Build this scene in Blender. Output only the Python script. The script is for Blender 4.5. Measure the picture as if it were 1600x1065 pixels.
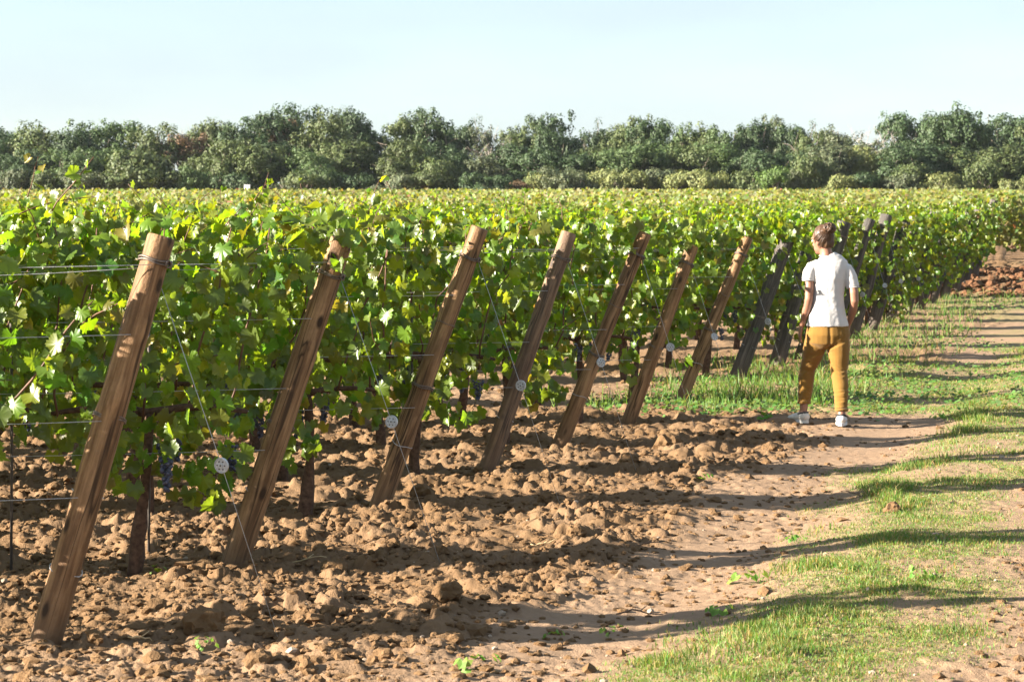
import bpy, bmesh, math, random
import numpy as np
from mathutils import Vector, Matrix, Euler, noise as mnoise

# ------------------------------------------------------------------ clean + camera + light
for o in list(bpy.data.objects):
    bpy.data.objects.remove(o)
scene = bpy.context.scene
COL = scene.collection
F = 3777.8            # focal length in photo pixels (85 mm on a 36 mm sensor, 1600 px wide)
CAM_H = 1.65          # eye level
HOR = 350.0           # photo row of the horizon

cam_d = bpy.data.cameras.new('camera')
cam = bpy.data.objects.new('camera', cam_d)
COL.objects.link(cam)
cam.location = (0, 0, CAM_H)
cam.rotation_euler = (math.pi / 2, 0, 0)
cam_d.lens = 85
cam_d.sensor_width = 36
cam_d.shift_y = -(532.5 - HOR) / 1600
cam_d.clip_start = 0.1
cam_d.clip_end = 6000
cam_d.dof.use_dof = True
cam_d.dof.focus_distance = 14.0
cam_d.dof.aperture_fstop = 11.0
scene.camera = cam

SUN_EL = math.radians(20.5)
SUN_AZ = math.radians(14.5)      # shadows run to the right and a little away from the camera
to_sun = Vector((-math.cos(SUN_AZ) * math.cos(SUN_EL), -math.sin(SUN_AZ) * math.cos(SUN_EL), math.sin(SUN_EL)))

world = bpy.data.worlds.new('World')
scene.world = world
world.use_nodes = True
wn = world.node_tree.nodes
wl = world.node_tree.links
wn.clear()
w_out = wn.new('ShaderNodeOutputWorld')
w_bg = wn.new('ShaderNodeBackground')
w_sky = wn.new('ShaderNodeTexSky')
w_sky.sky_type = 'NISHITA'
w_sky.sun_disc = False
w_sky.sun_elevation = SUN_EL
w_sky.sun_rotation = math.atan2(to_sun.x, to_sun.y)
w_sky.altitude = 0
w_sky.air_density = 1.0
w_sky.dust_density = 0.6
w_sky.ozone_density = 2.5
w_bg.inputs['Strength'].default_value = 0.052
# thin bright haze over the whole sky
w_mix = wn.new('ShaderNodeMix')
w_mix.data_type = 'RGBA'
w_mix.inputs[0].default_value = 0.62
w_mix.inputs[7].default_value = (2.36, 2.70, 3.0, 1)
w_tc = wn.new('ShaderNodeTexCoord')
w_map = wn.new('ShaderNodeMapping')
w_map.inputs['Scale'].default_value = (3.0, 3.0, 14.0)
w_no = wn.new('ShaderNodeTexNoise')
w_no.inputs['Scale'].default_value = 1.6
w_no.inputs['Detail'].default_value = 6
w_mr = wn.new('ShaderNodeMapRange')
w_mr.inputs[1].default_value = 0.35
w_mr.inputs[2].default_value = 0.75
w_mr.inputs[3].default_value = 0.50
w_mr.inputs[4].default_value = 0.82
wl.new(w_tc.outputs['Generated'], w_map.inputs[0])
wl.new(w_map.outputs[0], w_no.inputs['Vector'])
wl.new(w_no.outputs['Fac'], w_mr.inputs[0])
wl.new(w_mr.outputs[0], w_mix.inputs[0])
wl.new(w_sky.outputs[0], w_mix.inputs[6])
wl.new(w_mix.outputs[2], w_bg.inputs['Color'])
wl.new(w_bg.outputs[0], w_out.inputs['Surface'])

sun_d = bpy.data.lights.new('sun', 'SUN')
sun_d.energy = 5.0
sun_d.angle = math.radians(0.5)
sun_d.color = (1.0, 0.90, 0.76)
sun = bpy.data.objects.new('sun', sun_d)
COL.objects.link(sun)
sun.location = (-20, -5, 30)
sun.rotation_euler = (-to_sun).to_track_quat('-Z', 'Y').to_euler()

scene.view_settings.view_transform = 'Standard'
scene.view_settings.look = 'None'
scene.view_settings.exposure = 2.5
scene.view_settings.gamma = 1.0
scene.view_settings.use_curve_mapping = False
scene.cycles.max_bounces = 8
scene.cycles.transmission_bounces = 4
scene.cycles.diffuse_bounces = 4

rng = np.random.default_rng(7)
random.seed(7)

# ------------------------------------------------------------------ helpers
def link(o, parent=None):
    COL.objects.link(o)
    if parent is not None:
        o.parent = parent
    return o


def tag(o, label=None, cat=None, group=None, kind=None):
    if label: o['label'] = label
    if cat: o['category'] = cat
    if group: o['group'] = group
    if kind: o['kind'] = kind
    return o


def empty(name, loc=(0, 0, 0), rot=(0, 0, 0)):
    o = bpy.data.objects.new(name, None)
    o.empty_display_size = 0.1
    o.location = loc
    o.rotation_euler = rot
    return link(o)


def mobj(name, me, mat=None, parent=None):
    if mat is not None and len(me.materials) == 0:
        me.materials.append(mat)
    return link(bpy.data.objects.new(name, me), parent)


def mesh_np(name, verts, faces, cols=None, smooth=False):
    """verts (N,3) float array; faces (M,k) int array with k = 3 or 4; cols (N,3) base colours."""
    verts = np.asarray(verts, np.float32)
    faces = np.asarray(faces, np.int32)
    me = bpy.data.meshes.new(name)
    k = faces.shape[1]
    me.vertices.add(len(verts))
    me.vertices.foreach_set('co', verts.ravel())
    me.loops.add(faces.size)
    me.loops.foreach_set('vertex_index', faces.ravel())
    me.polygons.add(len(faces))
    me.polygons.foreach_set('loop_start', np.arange(0, faces.size, k, dtype=np.int32))
    me.polygons.foreach_set('loop_total', np.full(len(faces), k, np.int32))
    me.polygons.foreach_set('use_smooth', np.full(len(faces), smooth, bool))
    me.update(calc_edges=True)
    if cols is not None:
        a = me.color_attributes.new('tint', 'FLOAT_COLOR', 'POINT')
        c = np.ones((len(verts), 4), np.float32)
        c[:, :3] = cols
        a.data.foreach_set('color', c.ravel())
    return me


class Geo:
    """Collects pieces with (verts, quads/tris) and builds one mesh by from_pydata."""
    def __init__(self):
        self.v, self.f = [], []

    def add(self, vs, fs):
        b = len(self.v)
        self.v += [tuple(p) for p in vs]
        self.f += [tuple(i + b for i in f) for f in fs]

    def tube(self, pts, rad, n=8, side=(1, 0, 0), cap=True, wob=0.0):
        """rad: list of r or (rx, ry); rings perpendicular to the path, rx along `side`."""
        pts = [Vector(p) for p in pts]
        vs, fs = [], []
        m = len(pts)
        for i, p in enumerate(pts):
            t = (pts[min(i + 1, m - 1)] - pts[max(i - 1, 0)]).normalized()
            s = Vector(side)
            s = s - t * s.dot(t)
            if s.length < 1e-4:
                s = t.orthogonal()
            s.normalize()
            u = t.cross(s)
            r = rad[i] if isinstance(rad, (list, tuple)) else rad
            rx, ry = r if isinstance(r, (list, tuple)) else (r, r)
            for k in range(n):
                a = 2 * math.pi * k / n
                w = 1 + (random.uniform(-wob, wob) if wob else 0)
                vs.append(p + s * (math.cos(a) * rx * w) + u * (math.sin(a) * ry * w))
        for i in range(m - 1):
            for k in range(n):
                a, b = i * n + k, i * n + (k + 1) % n
                fs.append((a, b, b + n, a + n))
        if cap:
            fs.append(tuple(reversed(range(n))))
            fs.append(tuple(range((m - 1) * n, m * n)))
        self.add(vs, fs)

    def ell(self, c, r, rot=None, n=14, m=9):
        """ellipsoid"""
        R = rot if rot is not None else Matrix.Identity(3)
        vs, fs = [], []
        c = Vector(c)
        for i in range(1, m):
            ph = math.pi * i / m
            for k in range(n):
                a = 2 * math.pi * k / n
                vs.append(c + R @ Vector((r[0] * math.sin(ph) * math.cos(a), r[1] * math.sin(ph) * math.sin(a), r[2] * math.cos(ph))))
        for i in range(m - 2):
            for k in range(n):
                a, b = i * n + k, i * n + (k + 1) % n
                fs.append((a, a + n, b + n, b))
        t, bt = len(vs), len(vs) + 1
        vs += [c + R @ Vector((0, 0, r[2])), c + R @ Vector((0, 0, -r[2]))]
        for k in range(n):
            fs.append((t, k, (k + 1) % n))
            q = (m - 2) * n
            fs.append((bt, q + (k + 1) % n, q + k))
        self.add(vs, fs)

    def box(self, c, s, rot=None):
        R = rot if rot is not None else Matrix.Identity(3)
        c = Vector(c)
        vs = [c + R @ Vector((s[0] * x / 2, s[1] * y / 2, s[2] * z / 2)) for z in (-1, 1) for y in (-1, 1) for x in (-1, 1)]
        self.add(vs, [(0, 2, 3, 1), (4, 5, 7, 6), (0, 1, 5, 4), (2, 6, 7, 3), (0, 4, 6, 2), (1, 3, 7, 5)])

    def mesh(self, name, smooth=True):
        me = bpy.data.meshes.new(name)
        me.from_pydata([tuple(p) for p in self.v], [], self.f)
        me.update()
        if smooth:
            me.polygons.foreach_set('use_smooth', np.ones(len(me.polygons), bool))
        return me

    def build(self, name, mat, parent=None, smooth=True):
        return mobj(name, self.mesh(name, smooth), mat, parent)


def remeshed(geo, voxel, smooth_it=4, name='body', factor=0.5):
    me = geo.mesh(name)
    o = bpy.data.objects.new('temp', me)
    COL.objects.link(o)
    r = o.modifiers.new('remesh', 'REMESH')
    r.mode = 'VOXEL'
    r.voxel_size = voxel
    s = o.modifiers.new('smooth', 'SMOOTH')
    s.iterations = smooth_it
    s.factor = factor
    dg = bpy.context.evaluated_depsgraph_get()
    out = bpy.data.meshes.new_from_object(o.evaluated_get(dg))
    bpy.data.objects.remove(o)
    bpy.data.meshes.remove(me)
    out.name = name
    out.polygons.foreach_set('use_smooth', np.ones(len(out.polygons), bool))
    return out


# numpy noise --------------------------------------------------------------
def h2(ix, iy, s):
    n = (ix.astype(np.int64) * 374761393 + iy.astype(np.int64) * 668265263 + s * 2147483647 * 31) & 0xffffffff
    n = ((n ^ (n >> 13)) * 1274126177) & 0xffffffff
    n = ((n ^ (n >> 16)) * 2246822519) & 0xffffffff
    return ((n ^ (n >> 15)) & 0xffffff) / float(0x1000000)


def vn(x, y, s=0):
    ix, iy = np.floor(x), np.floor(y)
    fx, fy = x - ix, y - iy
    fx, fy = fx * fx * (3 - 2 * fx), fy * fy * (3 - 2 * fy)
    a, b = h2(ix, iy, s), h2(ix + 1, iy, s)
    c, d = h2(ix, iy + 1, s), h2(ix + 1, iy + 1, s)
    return (a + (b - a) * fx) * (1 - fy) + (c + (d - c) * fx) * fy


def fbm(x, y, s=0, o=4):
    r, a, t = 0, 1.0, 0
    for i in range(o):
        r = r + a * vn(x * 2 ** i + 17.3 * i, y * 2 ** i - 9.1 * i, s + i)
        t += a
        a *= 0.5
    return r / t


def domes(x, y, cell, s, lo=0.35, hi=0.72):
    """heights of rounded lumps strewn one per cell, 0..1"""
    x, y = x / cell, y / cell
    ix, iy = np.floor(x), np.floor(y)
    best = np.zeros_like(x)
    for dx in (-1, 0, 1):
        for dy in (-1, 0, 1):
            jx, jy = ix + dx, iy + dy
            cx, cy = jx + h2(jx, jy, s), jy + h2(jx, jy, s + 1)
            r = lo + (hi - lo) * h2(jx, jy, s + 2)
            el = 0.7 + 0.6 * h2(jx, jy, s + 4)
            d2 = (((x - cx) * el) ** 2 + ((y - cy) / el) ** 2) / (r * r)
            hgt = np.sqrt(np.clip(1 - d2, 0, 1)) * r * (0.35 + 0.9 * h2(jx, jy, s + 3))
            best = np.maximum(best, hgt)
    return best


def chunks(x, y, cell, s, keep=0.7):
    """heights of broken, flat-faced lumps, some cells empty"""
    x, y = x / cell, y / cell
    ix, iy = np.floor(x), np.floor(y)
    best = np.zeros_like(x)
    for dx in (-1, 0, 1):
        for dy in (-1, 0, 1):
            jx, jy = ix + dx, iy + dy
            px, py = x - (jx + h2(jx, jy, s)), y - (jy + h2(jx, jy, s + 1))
            r = 0.3 + 0.38 * h2(jx, jy, s + 2) ** 1.5
            top = r * (0.22 + 0.5 * h2(jx, jy, s + 3))
            a0 = 6.283 * h2(jx, jy, s + 5)
            hgt = top + 0.35 * (px * (h2(jx, jy, s + 6) - 0.5) + py * (h2(jx, jy, s + 7) - 0.5)) * 2
            for k in range(5):
                a = a0 + 1.2566 * k + 0.7 * (h2(jx, jy, s + 10 + k) - 0.5)
                sl = 0.8 + 1.8 * h2(jx, jy, s + 20 + k)
                hgt = np.minimum(hgt, sl * (r * (0.7 + 0.6 * h2(jx, jy, s + 30 + k)) - (px * np.cos(a) + py * np.sin(a))))
            hgt = np.where(h2(jx, jy, s + 8) < keep, hgt, 0)
            best = np.maximum(best, hgt)
    return best


def sstep(a, b, x):
    t = np.clip((x - a) / (b - a), 0, 1)
    return t * t * (3 - 2 * t)


# ------------------------------------------------------------------ the lie of the land
ROW_A = math.radians(9.5)                      # rows run to the left and a little toward the camera
RU = np.array([math.cos(ROW_A), math.sin(ROW_A)])   # outward along a row
RN = np.array([-math.sin(ROW_A), math.cos(ROW_A)])  # across the rows, away from the camera
PROF_Y = np.array([-60, 0, 16, 24, 30, 40, 50, 65, 80, 120, 160, 230, 300, 500, 900], float)
PROF_Z = np.array([0, 0, 0, .01, .05, .15, .29, .51, .76, 1.40, 2.05, 3.17, 4.2, 6.0, 8.0], float)


def post_line(y):
    return -1.824 + (y - 9.37) * 0.277


def base_h(x, y):
    z = np.interp(y, PROF_Y, PROF_Z)
    # heaped bank of turned soil past the end of the last row
    b = sstep(47.5, 53.5, y) * (1 - sstep(70, 120, y)) * sstep(-1.4, 0.3, x - (9.4 + (y - 50) * 0.22))
    return z + 0.16 * b


def side(x, y):
    return x - post_line(y)


def masks(x, y):
    """plough roughness, grass cover, path smoothness"""
    d = side(x, y)
    wob = (fbm(x * 0.9, y * 0.9, 5, 3) - 0.5) * 0.9
    dd = d + wob
    rough = 1 - sstep(1.35, 1.95, dd)
    rough = np.maximum(rough * (0.55 + 0.45 * sstep(8.9, 9.9, y + wob)), 0.13 + 0.12 * sstep(0.45, 0.6, fbm(x * 1.5 + 3, y * 0.8, 87, 2)))
    rough = rough * (1 - 0.55 * sstep(20.5, 22, y + wob) * (1 - sstep(25.5, 27, y + wob))) * (1 - 0.5 * sstep(27, 33, y))
    rough = rough * (1 - 0.7 * np.exp(-((x - 2.6) ** 2 + (y - 19.6) ** 2 * 0.5) / 0.55))
    bank = sstep(46.0, 48.5, y) * sstep(-2.5, -1.2, x - (9.4 + (y - 50) * 0.22)) * (1 - sstep(84, 96, y))
    patch = fbm(x * 2.6 + 4, y * 1.6, 11, 3)
    strip = sstep(2.15, 2.6, dd) * (1 - sstep(3.2, 3.75, dd)) * (0.28 + 0.72 * sstep(0.36, 0.52, patch))
    strip = np.maximum(strip, 0.9 * sstep(5.0, 5.6, dd))
    # clover and low grass crossing the headland behind the walker
    band = sstep(20.6, 21.6, y + wob * 2.0 - 0.5 * np.clip(d - 0.8, 0, 4) + 0.25) * (1 - sstep(26.0, 28.2, y + wob * 1.5 - d * 0.5)) * sstep(0.2, 0.9, dd)
    band = band * (0.45 + 0.55 * sstep(0.32, 0.5, patch))
    far = sstep(29, 31, y) * sstep(0.0, 0.9, dd) * sstep(0.44, 0.6, fbm(x * 1.1, y * 0.55, 31, 3))
    far = np.maximum(far, sstep(40, 43, y) * (1 - sstep(46.5, 48, y)) * sstep(-0.5, 0.5, d) * 0.8)
    grass = np.clip(np.maximum(np.maximum(strip, band), far), 0, 1)
    return rough, grass, bank


def ground_h(x, y, fine=True):
    x = np.asarray(x, float)
    y = np.asarray(y, float)
    rough, grass, bank = masks(x, y)
    z = base_h(x, y)
    d = side(x, y)
    z = z + 0.05 * sstep(2.3, 3.0, d) * (1 - sstep(26, 32, y)) + 0.035 * (fbm(x * 0.7, y * 0.7, 3, 3) - 0.5)
    z = z - 0.03 * np.exp(-((d - 2.1) / 0.35) ** 2) * (1 - sstep(26, 32, y))
    if fine:
        wx = x + 0.05 * (fbm(x * 11, y * 11, 61, 2) - 0.5)
        wy = y + 0.05 * (fbm(x * 11, y * 11, 71, 2) - 0.5)
        big = sstep(0.42, 0.60, fbm(x * 1.5, y * 1.5, 21, 2))
        mid = 0.16 + 0.84 * sstep(0.40, 0.57, fbm(x * 2.2 + 7, y * 2.2, 23, 2))
        lump = (np.maximum(0.9 * 0.16 * chunks(wx, wy, 0.16, 101, 0.42) * big, 1.2 * 0.085 * chunks(wx, wy, 0.085, 201, 0.62) * mid)
                + 0.85 * 0.046 * chunks(wx, wy, 0.046, 301, 0.7) * mid * (1 - sstep(15, 20, y))
                + 0.8 * 0.03 * chunks(x, y, 0.03, 401, 0.75) * (1 - sstep(10.5, 13.5, y)))
        lump = np.where(lump > 0.038, 0.038 + 0.45 * (lump - 0.038), lump)
        z = z + rough * (lump * 1.25 + 0.06 * (fbm(x * 11, y * 11, 41, 4) - 0.5) + 0.09 * (fbm(x * 2.3, y * 2.3, 44, 2) - 0.5))
        z = z + bank * (0.12 * chunks(wx, wy, 0.42, 501, 0.9) + 0.14 * chunks(wx, wy, 0.2, 601))
        z = z + 0.006 * (fbm(x * 25, y * 25, 51, 2) - 0.5)
    return z


def gz(x, y, fine=False):
    return float(ground_h(np.array([x]), np.array([y]), fine)[0])


def unproj(px, py, iters=4):
    """world ground point that the photo shows at a pixel"""
    g = 0.0
    for _ in range(iters):
        y = (CAM_H - g) * F / (py - HOR)
        x = (px - 800) * y / F
        g = gz(x, y)
    return x, y


# ------------------------------------------------------------------ materials
def newmat(name):
    m = bpy.data.materials.new(name)
    m.use_nodes = True
    n = m.node_tree.nodes
    n.clear()
    out = n.new('ShaderNodeOutputMaterial')
    b = n.new('ShaderNodeBsdfPrincipled')
    m.node_tree.links.new(b.outputs[0], out.inputs['Surface'])
    return m, n, m.node_tree.links, b, out


def nd(n, t, **kw):
    x = n.new(t)
    for k, v in kw.items():
        setattr(x, k, v)
    return x


def ramp(n, l, src, stops):
    r = n.new('ShaderNodeValToRGB')
    e = r.color_ramp.elements
    while len(e) < len(stops):
        e.new(0.5)
    for q, (p, c) in zip(e, stops):
        q.position = p
        q.color = (*c, 1)
    l.new(src, r.inputs[0])
    return r.outputs[0]


def noise_tex(n, l, vec, scale, detail=4, rough=0.55):
    t = n.new('ShaderNodeTexNoise')
    t.inputs['Scale'].default_value = scale
    t.inputs['Detail'].default_value = detail
    t.inputs['Roughness'].default_value = rough
    if vec is not None:
        l.new(vec, t.inputs['Vector'])
    return t.outputs['Fac']


def mixc(n, l, fac, a, b, mode='MIX'):
    m = n.new('ShaderNodeMix')
    m.data_type = 'RGBA'
    m.blend_type = mode
    if isinstance(fac, (int, float)):
        m.inputs[0].default_value = fac
    else:
        l.new(fac, m.inputs[0])
    for i, v in ((6, a), (7, b)):
        if isinstance(v, tuple):
            m.inputs[i].default_value = (*v, 1)
        else:
            l.new(v, m.inputs[i])
    return m.outputs[2]


def bump(n, l, b, h, strength=0.4, dist=0.01):
    q = n.new('ShaderNodeBump')
    q.inputs['Strength'].default_value = strength
    q.inputs['Distance'].default_value = dist
    l.new(h, q.inputs['Height'])
    l.new(q.outputs[0], b.inputs['Normal'])


def simple(name, col, rough=0.6, metal=0.0, spec=0.4, var=0.0, scale=20, bump_s=0.0):
    m, n, l, b, out = newmat(name)
    b.inputs['Roughness'].default_value = rough
    b.inputs['Metallic'].default_value = metal
    b.inputs['Specular IOR Level'].default_value = spec
    tc = n.new('ShaderNodeTexCoord')
    f = noise_tex(n, l, tc.outputs['Object'], scale)
    c = ramp(n, l, f, [(0.3, tuple(max(0, v * (1 - var)) for v in col)), (0.7, tuple(min(1, v * (1 + var)) for v in col))])
    l.new(c, b.inputs['Base Color'])
    if bump_s:
        bump(n, l, b, f, bump_s, 0.004)
    return m


def leaf_material(name, trans=0.56, gloss=0.36, spec=0.6, obj_col=False, tmul=(2.1, 1.95, 0.5)):
    m, n, l, b, out = newmat(name)
    if obj_col:
        oi = n.new('ShaderNodeObjectInfo')
        at = n.new('ShaderNodeAttribute')
        at.attribute_name = 'tint'
        src = mixc(n, l, 1.0, oi.outputs['Color'], at.outputs['Color'], 'MULTIPLY')
    else:
        at = n.new('ShaderNodeAttribute')
        at.attribute_name = 'tint'
        src = at.outputs['Color']
    geo = n.new('ShaderNodeNewGeometry')
    f = noise_tex(n, l, geo.outputs['Position'], 9, 2)
    v = ramp(n, l, f, [(0.3, (0.78, 0.78, 0.78)), (0.7, (1.2, 1.2, 1.2))])
    c = mixc(n, l, 1.0, src, v, 'MULTIPLY')
    l.new(c, b.inputs['Base Color'])
    b.inputs['Roughness'].default_value = gloss
    b.inputs['Specular IOR Level'].default_value = spec
    tr = n.new('ShaderNodeBsdfTranslucent')
    tcol = mixc(n, l, 1.0, c, tmul, 'MULTIPLY')
    l.new(tcol, tr.inputs['Color'])
    ms = n.new('ShaderNodeMixShader')
    ms.inputs[0].default_value = trans
    l.new(b.outputs[0], ms.inputs[1])
    l.new(tr.outputs[0], ms.inputs[2])
    l.new(ms.outputs[0], out.inputs['Surface'])
    return m


def soil_material():
    m, n, l, b, out = newmat('ploughed_soil')
    geo = n.new('ShaderNodeNewGeometry')
    pos = geo.outputs['Position']
    at = n.new('ShaderNodeAttribute')
    at.attribute_name = 'tint'          # r = rough, g = grass cover
    sp = n.new('ShaderNodeSeparateColor')
    l.new(at.outputs['Color'], sp.inputs[0])
    f1 = noise_tex(n, l, pos, 1.3, 5, 0.6)
    f2 = noise_tex(n, l, pos, 26, 5, 0.65)
    f3 = noise_tex(n, l, pos, 130, 3, 0.7)
    tilled = mixc(n, l, f2, (0.074, 0.041, 0.019), (0.212, 0.130, 0.066))
    path = mixc(n, l, f2, (0.20, 0.130, 0.079), (0.345, 0.237, 0.157))
    c = mixc(n, l, sp.outputs[0], path, tilled)
    c = mixc(n, l, ramp(n, l, f1, [(0.35, (0, 0, 0)), (0.7, (1, 1, 1))]), c, mixc(n, l, 0.4, c, (0.26, 0.175, 0.112)))
    # tiny pale stones and straw flecks
    vo = n.new('ShaderNodeTexVoronoi')
    vo.inputs['Scale'].default_value = 42
    l.new(pos, vo.inputs['Vector'])
    fl = ramp(n, l, vo.outputs['Distance'], [(0.05, (1, 1, 1)), (0.12, (0, 0, 0))])
    ff = mixc(n, l, 1.0, fl, ramp(n, l, noise_tex(n, l, pos, 5), [(0.55, (0, 0, 0)), (0.65, (0.7, 0.7, 0.7))]), 'MULTIPLY')
    c = mixc(n, l, ff, c, (0.38, 0.30, 0.22))
    # thin mat of dry litter and moss where grass grows
    litter = mixc(n, l, f2, (0.15, 0.135, 0.055), (0.27, 0.22, 0.11))
    gm = n.new('ShaderNodeMath')
    gm.operation = 'MULTIPLY'
    l.new(sp.outputs[1], gm.inputs[0])
    l.new(ramp(n, l, f2, [(0.3, (0.35, 0.35, 0.35)), (0.65, (0.95, 0.95, 0.95))]), gm.inputs[1])
    c = mixc(n, l, gm.outputs[0], c, litter)
    # scrubby green beyond the vineyard
    l.new(c, b.inputs['Base Color'])
    b.inputs['Roughness'].default_value = 0.95
    b.inputs['Specular IOR Level'].default_value = 0.12
    ad = n.new('ShaderNodeMath')
    ad.operation = 'ADD'
    l.new(f2, ad.inputs[0])
    l.new(f3, ad.inputs[1])
    bump(n, l, b, ad.outputs[0], 0.75, 0.012)
    return m


def clod_material():
    m, n, l, b, out = newmat('soil_clod')
    geo = n.new('ShaderNodeNewGeometry')
    pos = geo.outputs['Position']
    f2 = noise_tex(n, l, pos, 24, 5, 0.65)
    f3 = noise_tex(n, l, pos, 110, 3, 0.7)
    l.new(mixc(n, l, f2, (0.074, 0.041, 0.019), (0.212, 0.130, 0.066)), b.inputs['Base Color'])
    b.inputs['Roughness'].default_value = 0.95
    b.inputs['Specular IOR Level'].default_value = 0.12
    ad = n.new('ShaderNodeMath')
    l.new(f2, ad.inputs[0])
    l.new(f3, ad.inputs[1])
    bump(n, l, b, ad.outputs[0], 0.8, 0.012)
    return m


def wood_material(name, dark, light, grey=0.0, crack=0.5):
    m, n, l, b, out = newmat(name)
    tc = n.new('ShaderNodeTexCoord')
    oi = n.new('ShaderNodeObjectInfo')
    add = nd(n, 'ShaderNodeVectorMath', operation='ADD')
    l.new(tc.outputs['Object'], add.inputs[0])
    l.new(oi.outputs['Random'], add.inputs[1])
    mp = n.new('ShaderNodeMapping')
    mp.inputs['Scale'].default_value = (13, 13, 0.9)
    l.new(add.outputs[0], mp.inputs['Vector'])
    g = noise_tex(n, l, mp.outputs[0], 2.2, 7, 0.68)
    big = noise_tex(n, l, add.outputs[0], 5.5, 5, 0.65)
    c = ramp(n, l, g, [(0.30, tuple(v * 0.45 for v in dark)), (0.44, dark), (0.62, light), (0.8, tuple(min(1, v * 1.3) for v in light))])
    c = mixc(n, l, ramp(n, l, big, [(0.46, (0, 0, 0)), (0.70, (0.7, 0.7, 0.7))]), c, mixc(n, l, 0.65, c, tuple(v * 0.5 for v in dark)))
    # drying cracks along the grain
    mc = n.new('ShaderNodeMapping')
    mc.inputs['Scale'].default_value = (9, 9, 0.45)
    l.new(add.outputs[0], mc.inputs['Vector'])
    ck = noise_tex(n, l, mc.outputs[0], 1.4, 3, 0.5)
    ckm = ramp(n, l, ck, [(0.478, (0, 0, 0)), (0.497, (1, 1, 1)), (0.503, (1, 1, 1)), (0.522, (0, 0, 0))])
    c = mixc(n, l, ckm, c, tuple(v * 0.32 for v in dark))
    # soil-stained foot
    sx = n.new('ShaderNodeSeparateXYZ')
    l.new(tc.outputs['Object'], sx.inputs[0])
    ft = ramp(n, l, sx.outputs[2], [(0.02, (0.75, 0.75, 0.75)), (0.30, (0, 0, 0))])
    c = mixc(n, l, ft, c, (0.13, 0.078, 0.042))
    # knots
    mk = n.new('ShaderNodeMapping')
    mk.inputs['Scale'].default_value = (8.5, 8.5, 4.0)
    l.new(add.outputs[0], mk.inputs['Vector'])
    vo = n.new('ShaderNodeTexVoronoi')
    vo.inputs['Scale'].default_value = 1.0
    l.new(mk.outputs[0], vo.inputs['Vector'])
    kn = ramp(n, l, vo.outputs['Distance'], [(0.09, (1, 1, 1)), (0.17, (0, 0, 0))])
    c = mixc(n, l, kn, c, tuple(v * 0.22 for v in dark))
    if grey:
        c = mixc(n, l, grey, c, mixc(n, l, g, (0.02, 0.018, 0.016), (0.17, 0.155, 0.14)))
    l.new(c, b.inputs['Base Color'])
    b.inputs['Roughness'].default_value = 0.72
    b.inputs['Specular IOR Level'].default_value = 0.3
    ad = nd(n, 'ShaderNodeMath', operation='ADD')
    l.new(g, ad.inputs[0])
    l.new(noise_tex(n, l, add.outputs[0], 60, 4), ad.inputs[1])
    bump(n, l, b, ad.outputs[0], crack, 0.008)
    return m


def cloth_material(name, c1, c2, scale=1400, slub=None):
    m, n, l, b, out = newmat(name)
    tc = n.new('ShaderNodeTexCoord')
    f = noise_tex(n, l, tc.outputs['Object'], 18, 4)
    c = mixc(n, l, f, c1, c2)
    l.new(c, b.inputs['Base Color'])
    b.inputs['Roughness'].default_value = 0.9
    b.inputs['Specular IOR Level'].default_value = 0.15
    b.inputs['Sheen Weight'].default_value = 0.15
    mp = n.new('ShaderNodeMapping')
    mp.inputs['Scale'].default_value = slub or (90, 90, 420)
    l.new(tc.outputs['Object'], mp.inputs['Vector'])
    bump(n, l, b, noise_tex(n, l, mp.outputs[0], 1.0, 3), 0.25, 0.003)
    return m


M_SOIL = soil_material()
M_CLOD = clod_material()
M_LEAF = leaf_material('vine_leaf')
M_FAR = leaf_material('far_vine_leaf', 0.42, 0.55, 0.4)
M_TREE = leaf_material('tree_leaf', 0.15, 0.6, 0.3, obj_col=True, tmul=(1.5, 1.5, 0.7))
M_GRASS = leaf_material('grass_blade', 0.42, 0.55, 0.35, tmul=(1.5, 1.35, 0.6))
M_RED = simple('red_soil', (0.115, 0.058, 0.031), 0.95, 0, 0.1, 0.4, 14, 0.8)
M_POST = wood_material('brown_post_wood', (0.150, 0.080, 0.036), (0.335, 0.200, 0.098))
M_POST2 = wood_material('grey_brown_post_wood', (0.14, 0.075, 0.038), (0.30, 0.185, 0.10), grey=0.3, crack=0.7)
M_OLD = wood_material('weathered_post_wood', (0.022, 0.016, 0.012), (0.13, 0.11, 0.09), grey=0.45, crack=1.0)
M_WIRE = simple('galvanised_wire', (0.40, 0.41, 0.42), 0.42, 0.25, 0.5, 0.2, 60)
M_TIE = simple('rusty_tie_wire', (0.15, 0.12, 0.10), 0.55, 0.6, 0.5, 0.3, 80)
M_DISC = simple('pale_tensioner', (0.42, 0.44, 0.45), 0.5, 0.15, 0.5, 0.3, 55)
M_DARK = simple('dark_hole', (0.05, 0.045, 0.04), 0.8)
M_TRUNK = simple('vine_bark', (0.085, 0.05, 0.033), 0.92, 0, 0.2, 0.5, 45, 1.0)
M_CANE = simple('vine_cane', (0.105, 0.05, 0.027), 0.6, 0, 0.35, 0.35, 30)
M_STAKE = simple('stake_metal', (0.10, 0.085, 0.075), 0.7, 0.4, 0.4, 0.3, 30)
M_BARK = simple('tree_bark', (0.15, 0.125, 0.10), 0.9, 0, 0.2, 0.4, 6, 0.6)
M_PALEBARK = simple('bare_branch_bark', (0.30, 0.26, 0.23), 0.9, 0, 0.2, 0.3, 6)
M_STONE = simple('pale_stone', (0.27, 0.21, 0.155), 0.85, 0, 0.3, 0.25, 30, 0.5)
M_STRAW = simple('dry_stalk', (0.42, 0.31, 0.17), 0.8, 0, 0.3, 0.25, 20)
M_TWIG = simple('twig_bark', (0.14, 0.085, 0.055), 0.85, 0, 0.3, 0.3, 30)


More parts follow.
